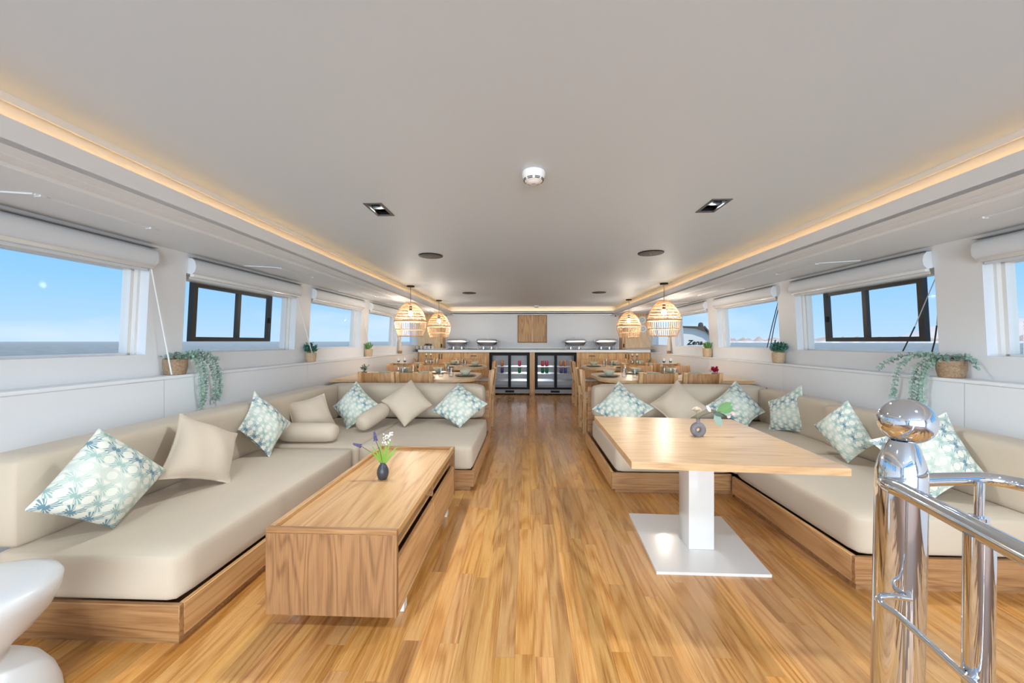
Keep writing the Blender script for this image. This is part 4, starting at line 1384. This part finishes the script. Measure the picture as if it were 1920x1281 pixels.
bt0 = bottle_mesh(); bused = [False]
SETW = ['aisle end', 'near side by the aisle', 'near side by the wall', 'far side by the aisle', 'far side by the wall']
for (sg, ti), (x0, x1, y0, y1) in TBL.items():
    ta = '%s %s dining table' % (NF[ti], side(sg))
    xm, ym = (x0 + x1) / 2, (y0 + y1) / 2
    loc = (xm, ym, 0)
    t = thing('dining_table', 'oak dining table with rounded aisle end, %s one on the %s' % (NF[ti], side(sg)), 'table', loc, 0, 'dining tables')
    MB().prism(table_top(x0, x1, y0, y1, sg < 0), TZ - .035, TZ, 'xy').build('table_top', TOPM, t, o=loc, ang=30)
    MB().rbox(x0 + .25, x1 - .25, ym - .05, ym + .05, TZ - .085, TZ - .035, .003, 1).build('apron', CHAIRX, t, o=loc)
    for xx in (x0 + .4, x1 - .5):
        MB().rbox(xx - .04, xx + .04, ym - .04, ym + .04, .02, TZ - .085, .004, 1).build('leg', CHAIRW, t, o=loc)
        MB().rbox(xx - .05, xx + .05, ym - .3, ym + .3, 0, .02, .004, 1).build('foot', CHAIRX, t, o=loc)
    ax = x1 if sg < 0 else x0      # aisle end
    inn = -1 if sg < 0 else 1      # inward direction
    sets = [(.17, 0), (.62, -.36), (1.1, -.36), (.62, .36), (1.1, .36)]
    for k, (u, v) in enumerate(sets):
        px, py = ax + inn * u, ym + v
        if k == 0: py = ym - .06
        ware('plate', (px, py, TZ), 'dark green plate, %s of the %s' % (SETW[k], ta), 'plate', 'plates on the dining tables')
        ware('bowl', (px, py, TZ + .012), 'pale green bowl, %s of the %s' % (SETW[k], ta), 'bowl', 'bowls on the dining tables')
        gx, gy = (px + inn * .16, py - .12) if k == 0 else (px - inn * .17, py * .0 + ym + v * .6)
        ware('drinking_glass', (gx, gy, TZ), 'clear tumbler, %s of the %s' % (SETW[k], ta), 'glass', 'tumblers on the dining tables')
    bx = {(-1, 0): -1.63, (-1, 1): -1.775, (1, 0): 1.775, (1, 1): 1.90}[(sg, ti)]
    for k in (0, 1):
        o = bt0 if not bused[0] else copy_tree(bt0)
        bused[0] = True
        o.location = (bx + (k - .5) * .082, ym, TZ)
        o['label'] = 'clear stoppered bottle on the %s, %s of the pair' % (ta, ('left', 'right')[k])
    # sprig or flowers in a small pot towards the wall
    px = {(-1, 0): -2.04, (-1, 1): -1.96, (1, 0): 2.265, (1, 1): 2.12}[(sg, ti)]
    py = ym - .2 if ti == 0 else ym - .1
    kind = {(-1, 0): 'bushy green plant', (-1, 1): 'sparse dark sprig', (1, 0): 'crimson flower head', (1, 1): 'sparse leafy sprig'}[(sg, ti)]
    t = thing('potted_flower', '%s in a small pot on the %s' % (kind, ta), 'plant', (px, py, TZ))
    MB().lathe([(.025, 0), (.03, .002), (.035, .06), (.033, .062), (.03, .05), (.0, .048)], 16).build('pot', GREYCERAMIC, t)
    m = MB(); st = MB(); rq = random.Random(20 + ti * 3 + sg)
    if kind.startswith('crimson'):
        st.tube([(0, 0, .04), (.0, 0, .09)], .002, 5)
        for k in range(110):
            d = Vector((rq.gauss(0, 1), rq.gauss(0, 1), rq.gauss(0, .8) + .25)).normalized()
            m.leaf(Vector((rq.uniform(-.04, .04), rq.uniform(-.02, .02), .095 + rq.uniform(-.012, .02))), d, (0, 0, 1), .032, .018)
        mt = REDF
    else:
        nst = 12 if kind.startswith('bushy') else 5
        mt = LEAFD if not kind.startswith('bushy') else LEAFT
        for k in range(nst):
            a = rq.uniform(0, 2 * PI); sp = rq.uniform(.2, .7)
            tip = Vector((math.cos(a) * sp * .09, math.sin(a) * sp * .09, rq.uniform(.10, .155)))
            st.tube([(0, 0, .045), tip * .5 + Vector((0, 0, .04)), tip], .0014, 4)
            for q in range(9 if nst == 12 else 6):
                s_ = rq.uniform(.45, 1)
                c_ = Vector((0, 0, .045)).lerp(tip, s_)
                m.leaf(c_, (rq.gauss(0, 1), rq.gauss(0, 1), rq.uniform(0, 1)), (0, 0, 1), .026, .013)
    st.build('stems', STEMM, t)
    m.build('foliage' if mt is not REDF else 'blossom', mt, t)

# ------------------------------------------------------------------ forward counter
YF = 7.90
ZCT = .955
wt = MB().rbox(-2.322, 2.572, YF - .03, YB - .002, .90, ZCT, .003, 1)
t = thing('worktop', 'long white counter worktop with a black surface along the back wall', 'worktop', (XC, YF, 0))
o = wt.build('front_slab', COUNTERW, t, o=(XC, YF, 0))
MB().rbox(-2.40, 2.65, YF - .024, YB - .002, ZCT, ZCT + .006, .002, 1).build('black_surface', COUNTERB, t, o=(XC, YF, 0))
tag(MB().rbox(-1.86, 2.07, YB - .02, YB - .002, ZCT + .008, ZCT + .05, .002, 1).build('trim_%d' % tn, COUNTERW), kind='structure')
CABZ = wood('cabinet_oak_z', lin(222, 182, 130), lin(205, 160, 106), lin(164, 116, 70), 'Z', rough=.4, tone=.05)


def handle(m, a, b_):
    a = Vector(a); b_ = Vector(b_)
    m.obb(a, b_, .012, .012)
    for p in (a, b_):
        m.obb(p, p + Vector((0, .03, 0)), .010, .010)


def cabinet(label, x0, x1, doors=(), drawers=(), fill=()):
    loc = ((x0 + x1) / 2, YF, 0)
    t = thing('base_cabinet', label, 'cabinet', loc, 0, 'oak base cabinets')
    MB().box(x0, x1, YF + .02, YB - .01, .06, .898).build('carcass', CABZ, t, o=loc, smooth=False)
    MB().box(x0, x1, YF + .05, YB - .01, 0, .06).build('kick_board', CABZ, t, o=loc, smooth=False)
    for (a, b_) in fill:
        MB().rbox(a, b_, YF, YF + .02, .06, .898, .001, 1).build('filler_panel', CABZ, t, o=loc)
    for (a, b_, hx) in doors:
        d = MB().rbox(a + .002, b_ - .002, YF, YF + .02, .065, .893, .0015, 1).build('door', CABZ, t, o=loc)
        m = MB(); handle(m, (hx, YF - .03, .76), (hx, YF - .03, .86)); m.build('handle', BLACK, d, o=loc, smooth=False)
    for (a, b_, z0, z1) in drawers:
        d = MB().rbox(a + .002, b_ - .002, YF, YF + .02, z0 + .002, z1 - .002, .0015, 1).build('drawer', CABZ, t, o=loc)
        m = MB(); xm = (a + b_) / 2; zz = z1 - .065
        handle(m, (xm - .055, YF - .03, zz), (xm + .055, YF - .03, zz)); m.build('handle', BLACK, d, o=loc, smooth=False)


cabinet('double-door oak base cabinet at the left end of the counter', -2.31, -1.395, doors=((-2.28, -1.84, -1.868), (-1.84, -1.40, -1.808)), fill=((-2.31, -2.28),))
cabinet('oak drawer cabinet left of the fridges', -1.39, -.80, drawers=((-1.36, -.905, .76, .893), (-1.36, -.905, .62, .76), (-1.36, -.905, .34, .62), (-1.36, -.905, .065, .34)), fill=((-1.39, -1.362), (-.90, -.80)))
cabinet('narrow oak panel unit between the two fridges', .058, .166, fill=((.058, .166),))
cabinet('oak drawer cabinet right of the fridges', 1.045, 1.862, drawers=((1.13, 1.60, .76, .893), (1.13, 1.60, .62, .76), (1.13, 1.60, .34, .62), (1.13, 1.60, .065, .34)), fill=((1.045, 1.128), (1.602, 1.862)))
cabinet('double-door oak base cabinet at the right end of the counter', 1.866, 2.57, doors=((1.87, 2.09, 2.058), (2.09, 2.52, 2.122)), fill=((2.522, 2.57),))

# ------------------------------------------------------------------ display fridges with cans
def fridge(label, x0, x1):
    loc = ((x0 + x1) / 2, YF, 0)
    t = thing('display_fridge', label, 'fridge', loc, 0, 'under-counter display fridges')
    z0, z1 = .03, .888
    m = MB()
    th = .03
    m.box(x0, x0 + th, YF + .02, YB - .01, z0, z1); m.box(x1 - th, x1, YF + .02, YB - .01, z0, z1)
    m.box(x0, x1, YF + .02, YB - .01, z1 - .03, z1); m.box(x0, x1, YB - .03, YB - .01, z0, z1); m.box(x0, x1, YF + .02, YB - .01, z0, .14)
    m.build('body', BLACK, t, o=loc, smooth=False)
    m = MB()
    e_ = .004
    m.box(x0 + th, x0 + th + e_, YF + .04, YB - .03, .14, z1 - .03); m.box(x1 - th - e_, x1 - th, YF + .04, YB - .03, .14, z1 - .03)
    m.box(x0 + th, x1 - th, YB - .034, YB - .03, .14, z1 - .03); m.box(x0 + th, x1 - th, YF + .04, YB - .03, .14, .144); m.box(x0 + th, x1 - th, YF + .06, YB - .03, z1 - .034, z1 - .03)
    m.build('liner', FRIDGEIN, t, o=loc, smooth=False)
    MB().box(x0, x1, YF + .005, YF + .02, .03, .115).build('kick_grille', plain('grille_grey', lin(150, 152, 156), .5), t, o=loc, smooth=False)
    MB().rbox(x0 + .33, x0 + .52, YF, YF + .006, .05, .095, .002, 1).build('control_panel', BLACK, t, o=loc)
    MB().box(x0 + th, x1 - th, YF + .045, YF + .06, z1 - .05, z1 - .036).build('lamp_tube', FRIDGELED, t, o=loc, smooth=False)
    for zz in (.29, .443, .592):
        m = MB()
        for k in range(9):
            yy = YF + .10 + k * .05
            m.obb((x0 + th + e_, yy, zz), (x1 - th - e_, yy, zz), .003, .003)
        m.obb((x0 + th + e_, YF + .10, zz), (x1 - th - e_, YF + .10, zz), .006, .008)
        m.build('wire_shelf', STEEL, t, o=loc, smooth=False)
    xm = (x0 + x1) / 2
    for k, (a, b_) in enumerate(((x0 + .012, xm + .03), (xm - .03, x1 - .012))):
        yy = YF + (.0 if k == 0 else .012)
        m = MB()
        m.box(a, b_, yy, yy + .012, z1 - .055, z1 - .005); m.box(a, b_, yy, yy + .012, .118, .16)
        m.box(a, a + .045, yy, yy + .012, .16, z1 - .055); m.box(b_ - .045, b_, yy, yy + .012, .16, z1 - .055)
        d = m.build('sliding_door', BLACK, t, o=loc, smooth=False)
        MB().box(a + .045, b_ - .045, yy + .004, yy + .008, .16, z1 - .055).build('pane', GLASS, d, o=loc, smooth=False)
    return t


fridge('glass-fronted black drinks fridge left of the oak panel', -.79, .054)
fridge('glass-fronted black drinks fridge right of the oak panel', .170, 1.042)
CANS = [('orange', lin(214, 138, 96)), ('pink', lin(212, 70, 96)), ('purple', lin(84, 78, 140)), ('green', lin(36, 128, 84)), ('silver', lin(190, 190, 192))]
canmat = {n_: plain('can_' + n_, c_, .3, metal=.2) for n_, c_ in CANS}
can_first = {}


def can(p, colr, lab):
    t = thing('drinks_can', lab, 'can', p, 0, 'drinks cans in the fridges')
    MB().lathe([(.026, .004), (.033, .014), (.033, .112), (.028, .122)], 16).build('can_body', canmat[colr], t)
    MB().lathe([(.024, 0), (.027, .003), (.026, .006)], 16).build('base_rim', STEEL, t)
    MB().lathe([(.028, .121), (.028, .124), (.025, .122), (.0, .122)], 16).build('lid', STEEL, t)


yy = YF + .12
lo_z, hi_z = .448, .597
can((-.533, yy, hi_z), 'orange', 'orange drinks can in the left fridge'); can((-.533, yy, lo_z), 'purple', 'purple drinks can in the left fridge')
for (x_, zz, c_, lab) in ((-.16, hi_z, 'pink', 'pink drinks can in the left fridge'), (-.16, lo_z, 'green', 'green drinks can in the left fridge'),
                          (.335, hi_z, 'pink', 'pink drinks can in the right fridge, left one'), (.425, hi_z, 'pink', 'pink drinks can in the right fridge, right one'),
                          (.335, lo_z, 'green', 'green drinks can in the right fridge, left one'), (.425, lo_z, 'green', 'green drinks can in the right fridge, right one'),
                          (.73, hi_z, 'orange', 'orange drinks can in the right fridge, left one'), (.82, hi_z, 'orange', 'orange drinks can in the right fridge, right one'),
                          (.73, lo_z, 'purple', 'purple drinks can in the right fridge, left one'), (.82, lo_z, 'purple', 'purple drinks can in the right fridge, right one')):
    can((x_, yy, zz), c_, lab)

# ------------------------------------------------------------------ chafing dishes
def chafer():
    t = thing('chafing_dish', 'x', 'chafing dish', (0, 0, 0), 0, 'chafing dishes on the counter')
    m = MB()
    for sx in (-1, 1):
        for sy in (-1, 1):
            m.tube([(sx * .20, sy * .10, 0), (sx * .185, sy * .10, .05), (sx * .20, sy * .105, .10)], [.012, .008, .014], 8)
        m.tube([(sx * .20, -.1, .012), (sx * .20, .1, .012)], .005, 6)
    m.tube([(-.2, -.1, .085), (.2, -.1, .085)], .005, 6); m.tube([(-.2, .1, .085), (.2, .1, .085)], .005, 6)
    m.build('stand', CATER, t)

    def tray(mb, z0, z1, a0, b0, a1, b1, bulge=0):
        n = 28; rings = []
        seg = 7
        for j in range(seg + 1):
            s_ = j / seg
            if bulge:
                k_ = math.cos(s_ * PI / 2); aa = a1 + (a0 - a1) * k_ ** .55; bb = b1 + (b0 - b1) * k_ ** .55; zz = z0 + (z1 - z0) * math.sin(s_ * PI / 2)
            else:
                aa = a0 + (a1 - a0) * s_; bb = b0 + (b1 - b0) * s_; zz = z0 + (z1 - z0) * s_
            rg = []
            for k in range(n):
                an = 2 * PI * k / n
                c_, d_ = math.cos(an), math.sin(an)
                rg.append((aa * math.copysign(abs(c_) ** .35, c_), bb * math.copysign(abs(d_) ** .35, d_), zz))
            rings.append(rg)
        vv = [p for rg in rings for p in rg]
        ff = [(j * n + k, j * n + (k + 1) % n, (j + 1) * n + (k + 1) % n, (j + 1) * n + k) for j in range(seg) for k in range(n)]
        ff += [tuple(range(n))[::-1], tuple(seg * n + k for k in range(n))]
        mb.add(vv, ff); return mb
    tray(MB(), .09, .155, .19, .115, .235, .135).build('water_pan', CATER, t, ang=60)
    tray(MB(), .155, .168, .245, .145, .245, .145).build('rim', CATER, t, ang=60)
    ld = tray(MB(), .168, .225, .24, .14, .14, .08, 1).build('lid', CATER, t, ang=60)
    MB().tube([(0, 0, .222), (0, 0, .262)], .006, 8).ball((0, 0, .272), .012, 10).build('knob', CATER, ld)
    for sx in (-1, 1):
        MB().tube([(sx * .235, -.04, .16), (sx * .28, -.03, .158), (sx * .28, .03, .158), (sx * .235, .04, .16)], .005, 6).build('handle', CATER, t)
    for sx in (-1, 1):
        MB().lathe([(.032, .002), (.036, .005), (.036, .05), (.03, .053)], 14, (sx * .09, 0, 0)).build('burner', STEEL, t)
    return t


cf = chafer()
for i, (x_, lab) in enumerate(((-1.532, 'leftmost of the four'), (-.869, 'second from the left, beside the wall hatch'), (1.047, 'third from the left, beside the wall hatch'), (1.705, 'rightmost of the four'))):
    o = cf if i == 0 else copy_tree(cf)
    o.location = (x_, 8.2, ZCT + .006)
    o['label'] = 'polished steel chafing dish on the counter, ' + lab

# cups on the left end of the counter
m = MB().lathe([(.028, 0), (.032, .002), (.038, .07), (.036, .072), (.033, .06), (.03, .008), (.0, .007)], 18)
c0 = m.build('cup', plain('cup_stoneware', lin(214, 208, 196), .5))
for k in range(5):
    o = c0 if k == 0 else c0.copy()
    if k: C.objects.link(o)
    o.location = (-2.40 + k * .084, 8.1, ZCT + .006)
    tag(o, 'pale stoneware cup on the counter, %s in the row of five' % ['first', 'second', 'third', 'fourth', 'last'][k], 'cup', 'row of cups on the counter')
t = thing('dried_flower', 'dark dried flowers behind the row of cups on the counter', 'flowers', (-2.17, 8.2, ZCT + .006))
MB().lathe([(.03, 0), (.034, .003), (.036, .06), (.03, .062), (.0, .055)], 14).build('pot', GREYCERAMIC, t)
m = MB(); rq = random.Random(8)
for k in range(70):
    d = Vector((rq.gauss(0, 1), rq.gauss(0, 1), abs(rq.gauss(0, .8)))).normalized()
    m.leaf((rq.uniform(-.09, .06), rq.uniform(-.03, .03), .08 + rq.uniform(-.01, .03)), d, (0, 0, 1), .035, .016)
m.build('foliage', plain('dried_leaf', lin(78, 68, 78), .7), t)
o = MB().rbox(-2.25, -1.72, 8.02, 8.3, ZCT + .006, ZCT + .018, .003, 1).build('serving_board', PLASTIC, o=(-1.98, 8.16, ZCT + .006))
tag(o, 'flat white serving tray on the counter beside the cups', 'tray')
o = MB().rbox(2.12, 2.62, 8.0, 8.18, ZCT + .006, ZCT + .018, .003, 1).build('serving_board', PLASTIC, o=(2.37, 8.1, ZCT + .006))
tag(o, 'flat white serving tray at the right end of the counter', 'tray')

# ------------------------------------------------------------------ forward wall units
loc = (.12, YB, 1.10)
t = thing('wall_hatch', 'oak double-door hatch in the middle of the back wall', 'hatch', loc)
x0, x1, z0, z1 = -.206, .448, 1.106, 1.737
MB().box(x0, x1, YB - .012, YB - .002, z0, z1).build('back_board', plain('hatch_recess', lin(120, 84, 48), .6), t, o=loc, smooth=False)
HATCH = wood('hatch_oak', lin(206, 160, 98), lin(190, 142, 82), lin(140, 98, 52), 'Z', rough=.42, tone=.05, cont=.7)
for (a, b_) in ((x0 + .012, .098), (.150, x1 - .012)):
    MB().rbox(a, b_, YB - .03, YB - .01, z0 + .012, z1 - .012, .002, 1).build('door', HATCH, t, o=loc)
MB().rbox(.099, .149, YB - .034, YB - .01, z0 + .012, z1 - .012, .003, 1).build('centre_strip', CHAIRW, t, o=loc)
for q in ((x0 - .008, x1 + .008, z0 - .008, z0 + .004), (x0 - .008, x1 + .008, z1 - .004, z1 + .008), (x0 - .008, x0 + .004, z0, z1), (x1 - .004, x1 + .008, z0, z1)):
    MB().box(q[0], q[1], YB - .02, YB - .001, q[2], q[3]).build('frame', HATCH, t, o=loc, smooth=False)

for sg, x0, x1 in ((-1, -2.44, -1.865), (1, 2.075, 2.69)):
    loc = ((x0 + x1) / 2, 8.35, ZCT + .006)
    t = thing('wall_cabinet', 'tall pale oak corner cabinet on the counter at the %s end' % side(sg), 'cabinet', loc, 0, 'corner cabinets')
    zz0, zz1 = ZCT + .006, 1.735
    MB().box(x0, x1, 8.24, YB - .002, zz0, zz1).build('carcass', CHAIRW, t, o=loc, smooth=False)
    a, b_ = (x0 + .0, x1 - .06) if sg < 0 else (x0 + .06, x1)
    d = MB().rbox(a + .003, b_ - .003, 8.222, 8.24, zz0 + .02, zz1 - .06, .002, 1).build('door', PALEZ, t, o=loc)
    MB().rbox(*((x1 - .057, x1 - .003) if sg < 0 else (x0 + .003, x0 + .057)), 8.222, 8.24, zz0, zz1, .002, 1).build('stile', CABZ, t, o=loc)
    hx = x1 - .03 if sg < 0 else x0 + .03
    MB().rbox(hx - .012, hx + .012, 8.205, 8.223, 1.0, 1.08, .003, 1).build('latch', BLACK, t, o=loc)
for k, (x_, z_) in enumerate(((2.50, 1.60), (2.515, 1.405))):
    t = thing('wall_speaker', 'white round porthole speaker on the right corner cabinet, %s' % ('upper', 'lower')[k], 'speaker', (x_, 8.22, z_))
    rot = lambda a, b_, c_: (a, -c_, b_)
    MB().lathe([(.055, 0), (.078, .0), (.08, .008), (.074, .016), (.058, .014)], 28, fn=rot).build('bezel', PLASTIC, t)
    MB().lathe([(.056, .004), (.04, .008), (.0, .010)], 24, fn=rot).build('cone', plain('cone_grey', lin(186, 186, 188), .5), t)
    m = MB()
    for r_ in (.018, .034, .048): m.tube([(r_ * math.cos(q * PI / 10), -.013, r_ * math.sin(q * PI / 10)) for q in range(20)], .003, 5, closed=True)
    m.build('grille_rings', GRILLE, t)

t = thing('security_camera', 'small white dome security camera high on the back wall', 'camera', (1.99, YB, 1.715))
MB().lathe([(.03, 0), (.034, .004), (.034, .02), (.028, .03)], 20, fn=lambda a, b_, c_: (a, -c_, b_)).build('mount', PLASTIC, t)
MB().ball((0, -.045, -.006), .026, 16).build('ball', PLASTIC, t)
MB().ball((-.006, -.062, -.012), .015, 12).build('lens', BLACK, t)

# ------------------------------------------------------------------ plants on the ledges
def pot_prof(r, h_): return [(r * .8, 0), (r * .86, .003), (r * .98, h_ * .5), (r, h_), (r * .92, h_), (r * .9, h_ * .86), (0, h_ * .84)]


def bushy(label, p, r, h_, leafm, n, ln, w, spread, height, potm=POTM, upright=.5, seed=1):
    t = thing('potted_plant', label, 'plant', p, 0, 'potted plants on the window ledges')
    MB().lathe(pot_prof(r, h_), 24).build('pot', potm, t)
    m = MB(); st = MB(); rq = random.Random(seed)
    for k in range(n):
        a = rq.uniform(0, 2 * PI); q = math.sqrt(rq.random())
        tip = Vector((math.cos(a) * q * spread * .5, math.sin(a) * q * spread * .65, h_ + height * (1 - .55 * q * q) * rq.uniform(.55, 1)))
        base = Vector((math.cos(a) * q * r * .5, math.sin(a) * q * r * .5, h_ * .84))
        st.tube([base, base.lerp(tip, .5) + Vector((0, 0, .01)), tip], .0012, 3, caps=False)
        for c in range(5):
            s_ = rq.uniform(.4, 1)
            d = Vector((rq.gauss(0, 1), rq.gauss(0, 1), rq.uniform(-.2, 1) + upright)).normalized()
            m.leaf(base.lerp(tip, s_), d, (0, 0, 1), ln * rq.uniform(.7, 1.1), w)
    st.build('stems', STEMM, t)
    m.build('foliage', leafm, t)
    return t


def spiky(label, p, r, h_, leafm, n, ln, seed):
    t = thing('potted_plant', label, 'plant', p, 0, 'potted plants on the window ledges')
    MB().lathe(pot_prof(r, h_), 24).build('pot', POTM, t)
    MB().lathe([(r * .9, h_ * .84), (r * .5, h_ * .9), (0, h_ * .92)], 16).build('soil', SOIL, t)
    m = MB(); rq = random.Random(seed)
    for k in range(n):
        a = k * 2.4; q = .2 + .8 * (k / n)
        d = Vector((math.cos(a) * q * .7, math.sin(a) * q * .7, 1)).normalized()
        m.leaf((math.cos(a) * q * r * .4, math.sin(a) * q * r * .4, h_ * .85), d, (math.cos(a), math.sin(a), -.3), ln * rq.uniform(.75, 1.05), .022, -.12)
    m.build('foliage', leafm, t)
    return t


def trailing(label, p, sgn, strands, seed):
    t = thing('trailing_plant', label, 'plant', p, 0, 'trailing eucalyptus plants')
    MB().lathe([(.052, 0), (.056, .003), (.066, .05), (.066, .105), (.06, .106), (.058, .09), (0, .088)], 24).build('basket', BASKET, t)
    rq = random.Random(seed)
    st = MB(); m = MB()
    ctr = Vector((0, 0, .09))
    for pts in strands:
        P_ = [Vector(q) for q in pts]
        # smooth polyline
        dense = []
        for i in range(len(P_) - 1):
            for s_ in range(6): dense.append(P_[i].lerp(P_[i + 1], s_ / 6))
        dense.append(P_[-1])
        for _ in range(4):
            dense = [dense[0]] + [(dense[i - 1] + dense[i] * 2 + dense[i + 1]) / 4 for i in range(1, len(dense) - 1)] + [dense[-1]]
        st.tube(dense, .0013, 4, caps=False)
        acc = 0
        for i in range(1, len(dense)):
            seg = dense[i] - dense[i - 1]
            acc += seg.length
            while acc > .011:
                acc -= .011
                for s_ in (-1, 1):
                    sd = seg.normalized().cross(Vector((rq.gauss(0, .4), 1, rq.gauss(0, .4)))).normalized() * s_
                    d = (sd + seg.normalized() * .25 + Vector((rq.gauss(0, .25), rq.gauss(0, .35) - .1, rq.gauss(0, .25)))).normalized()
                    m.leaf(dense[i], d, (rq.gauss(0, .5), -1, .5), rq.uniform(.018, .027), rq.uniform(.014, .019), .12)
    for k in range(70):
        a = rq.uniform(0, 2 * PI); q = math.sqrt(rq.random()) * .085
        c_ = ctr + Vector((math.cos(a) * q, math.sin(a) * q * .8, rq.uniform(0, .045)))
        m.leaf(c_, (rq.gauss(0, 1), rq.gauss(0, 1), rq.uniform(0, 1)), (0, 0, 1), .028, .02)
    st.build('stems', STEMM, t)
    m.build('foliage', LEAFE, t)
    return t


xl_, xr_ = XC - HL - .058, XC + HL + .058
trailing('eucalyptus trailing from a woven basket on the left ledge', (xl_, 2.445, ZL), -1, [
    [(0, .02, .10), (.05, .06, .15), (.10, .10, .10), (.105, .13, -.03), (.10, .12, -.16), (.09, .10, -.25)],
    [(0, .03, .10), (.06, .12, .14), (.11, .17, .06), (.11, .20, -.06), (.10, .21, -.15), (.09, .20, -.2)],
    [(0, .02, .10), (.04, .15, .13), (.09, .22, .08), (.10, .25, -.03), (.10, .26, -.12), (.09, .24, -.21)],
    [(0, .0, .10), (.06, .05, .13), (.105, .07, .05), (.11, .08, -.08), (.10, .09, -.20)],
    [(.0, .02, .1), (.03, .10, .16), (.06, .18, .15), (.09, .24, .09)]], 4)
trailing('eucalyptus trailing from a woven basket on the right ledge', (xr_, 2.43, ZL), 1, [
    [(0, 0, .10), (-.04, .08, .15), (-.09, .16, .12), (-.11, .22, .05), (-.115, .24, -.08), (-.11, .26, -.16)],
    [(0, .0, .10), (-.05, .03, .13), (-.10, .06, .07), (-.115, .08, -.05), (-.11, .09, -.18), (-.105, .09, -.25)],
    [(0, .0, .10), (-.06, .05, .13), (-.105, .11, .05), (-.115, .12, -.06), (-.11, .13, -.20)],
    [(0, .02, .10), (-.03, .12, .15), (-.06, .24, .13), (-.09, .32, .08), (-.11, .36, .03)],
    [(0, 0, .10), (-.07, .04, .1), (-.11, .05, .02), (-.115, .06, -.1), (-.11, .055, -.22), (-.105, .06, -.28)],
    [(0, 0, .1), (.01, -.06, .14), (0, -.12, .11), (-.03, -.16, .07)]], 9)
bushy('bushy teal-green plant in a speckled pot on the left ledge', (xl_ + .005, 4.03, ZL), .055, .10, LEAFT, 60, .034, .016, .14, .12, seed=2)
bushy('bushy blue-green flowering plant in a speckled pot on the right ledge', (xr_ - .005, 4.02, ZL), .06, .11, LEAFT, 70, .034, .017, .15, .13, seed=3)
spiky('spiky succulent in a tan pot on the left ledge', (xl_ + .005, 5.53, ZL), .06, .11, LEAFG, 26, .13, 5)
spiky('spiky succulent in a tan pot on the right ledge', (xr_ - .005, 5.56, ZL), .065, .125, LEAFG, 28, .13, 6)
for sg, y_ in ((-1, 6.95), (1, 7.05)):
    t = thing('reed_bottle', 'slim cream bottle with a wooden foot on the %s ledge near the counter' % side(sg), 'bottle', (xl_ if sg < 0 else xr_, y_, ZL))
    MB().lathe([(.03, 0), (.036, .003), (.038, .05), (.034, .052)], 16).build('foot', OAKX_SHADED, t)
    MB().lathe([(.03, .052), (.032, .06), (.028, .22), (.016, .26), (.014, .32), (.013, .322), (.012, .26), (.0, .2)], 16).build('bottle_body', plain('cream_glass', lin(232, 222, 206), .3, trans=.3), t)
    MB().lathe([(.0125, .30), (.017, .31), (.017, .34), (.0, .345)], 12).build('stopper', plain('stopper_pink', lin(208, 170, 150), .5), t)
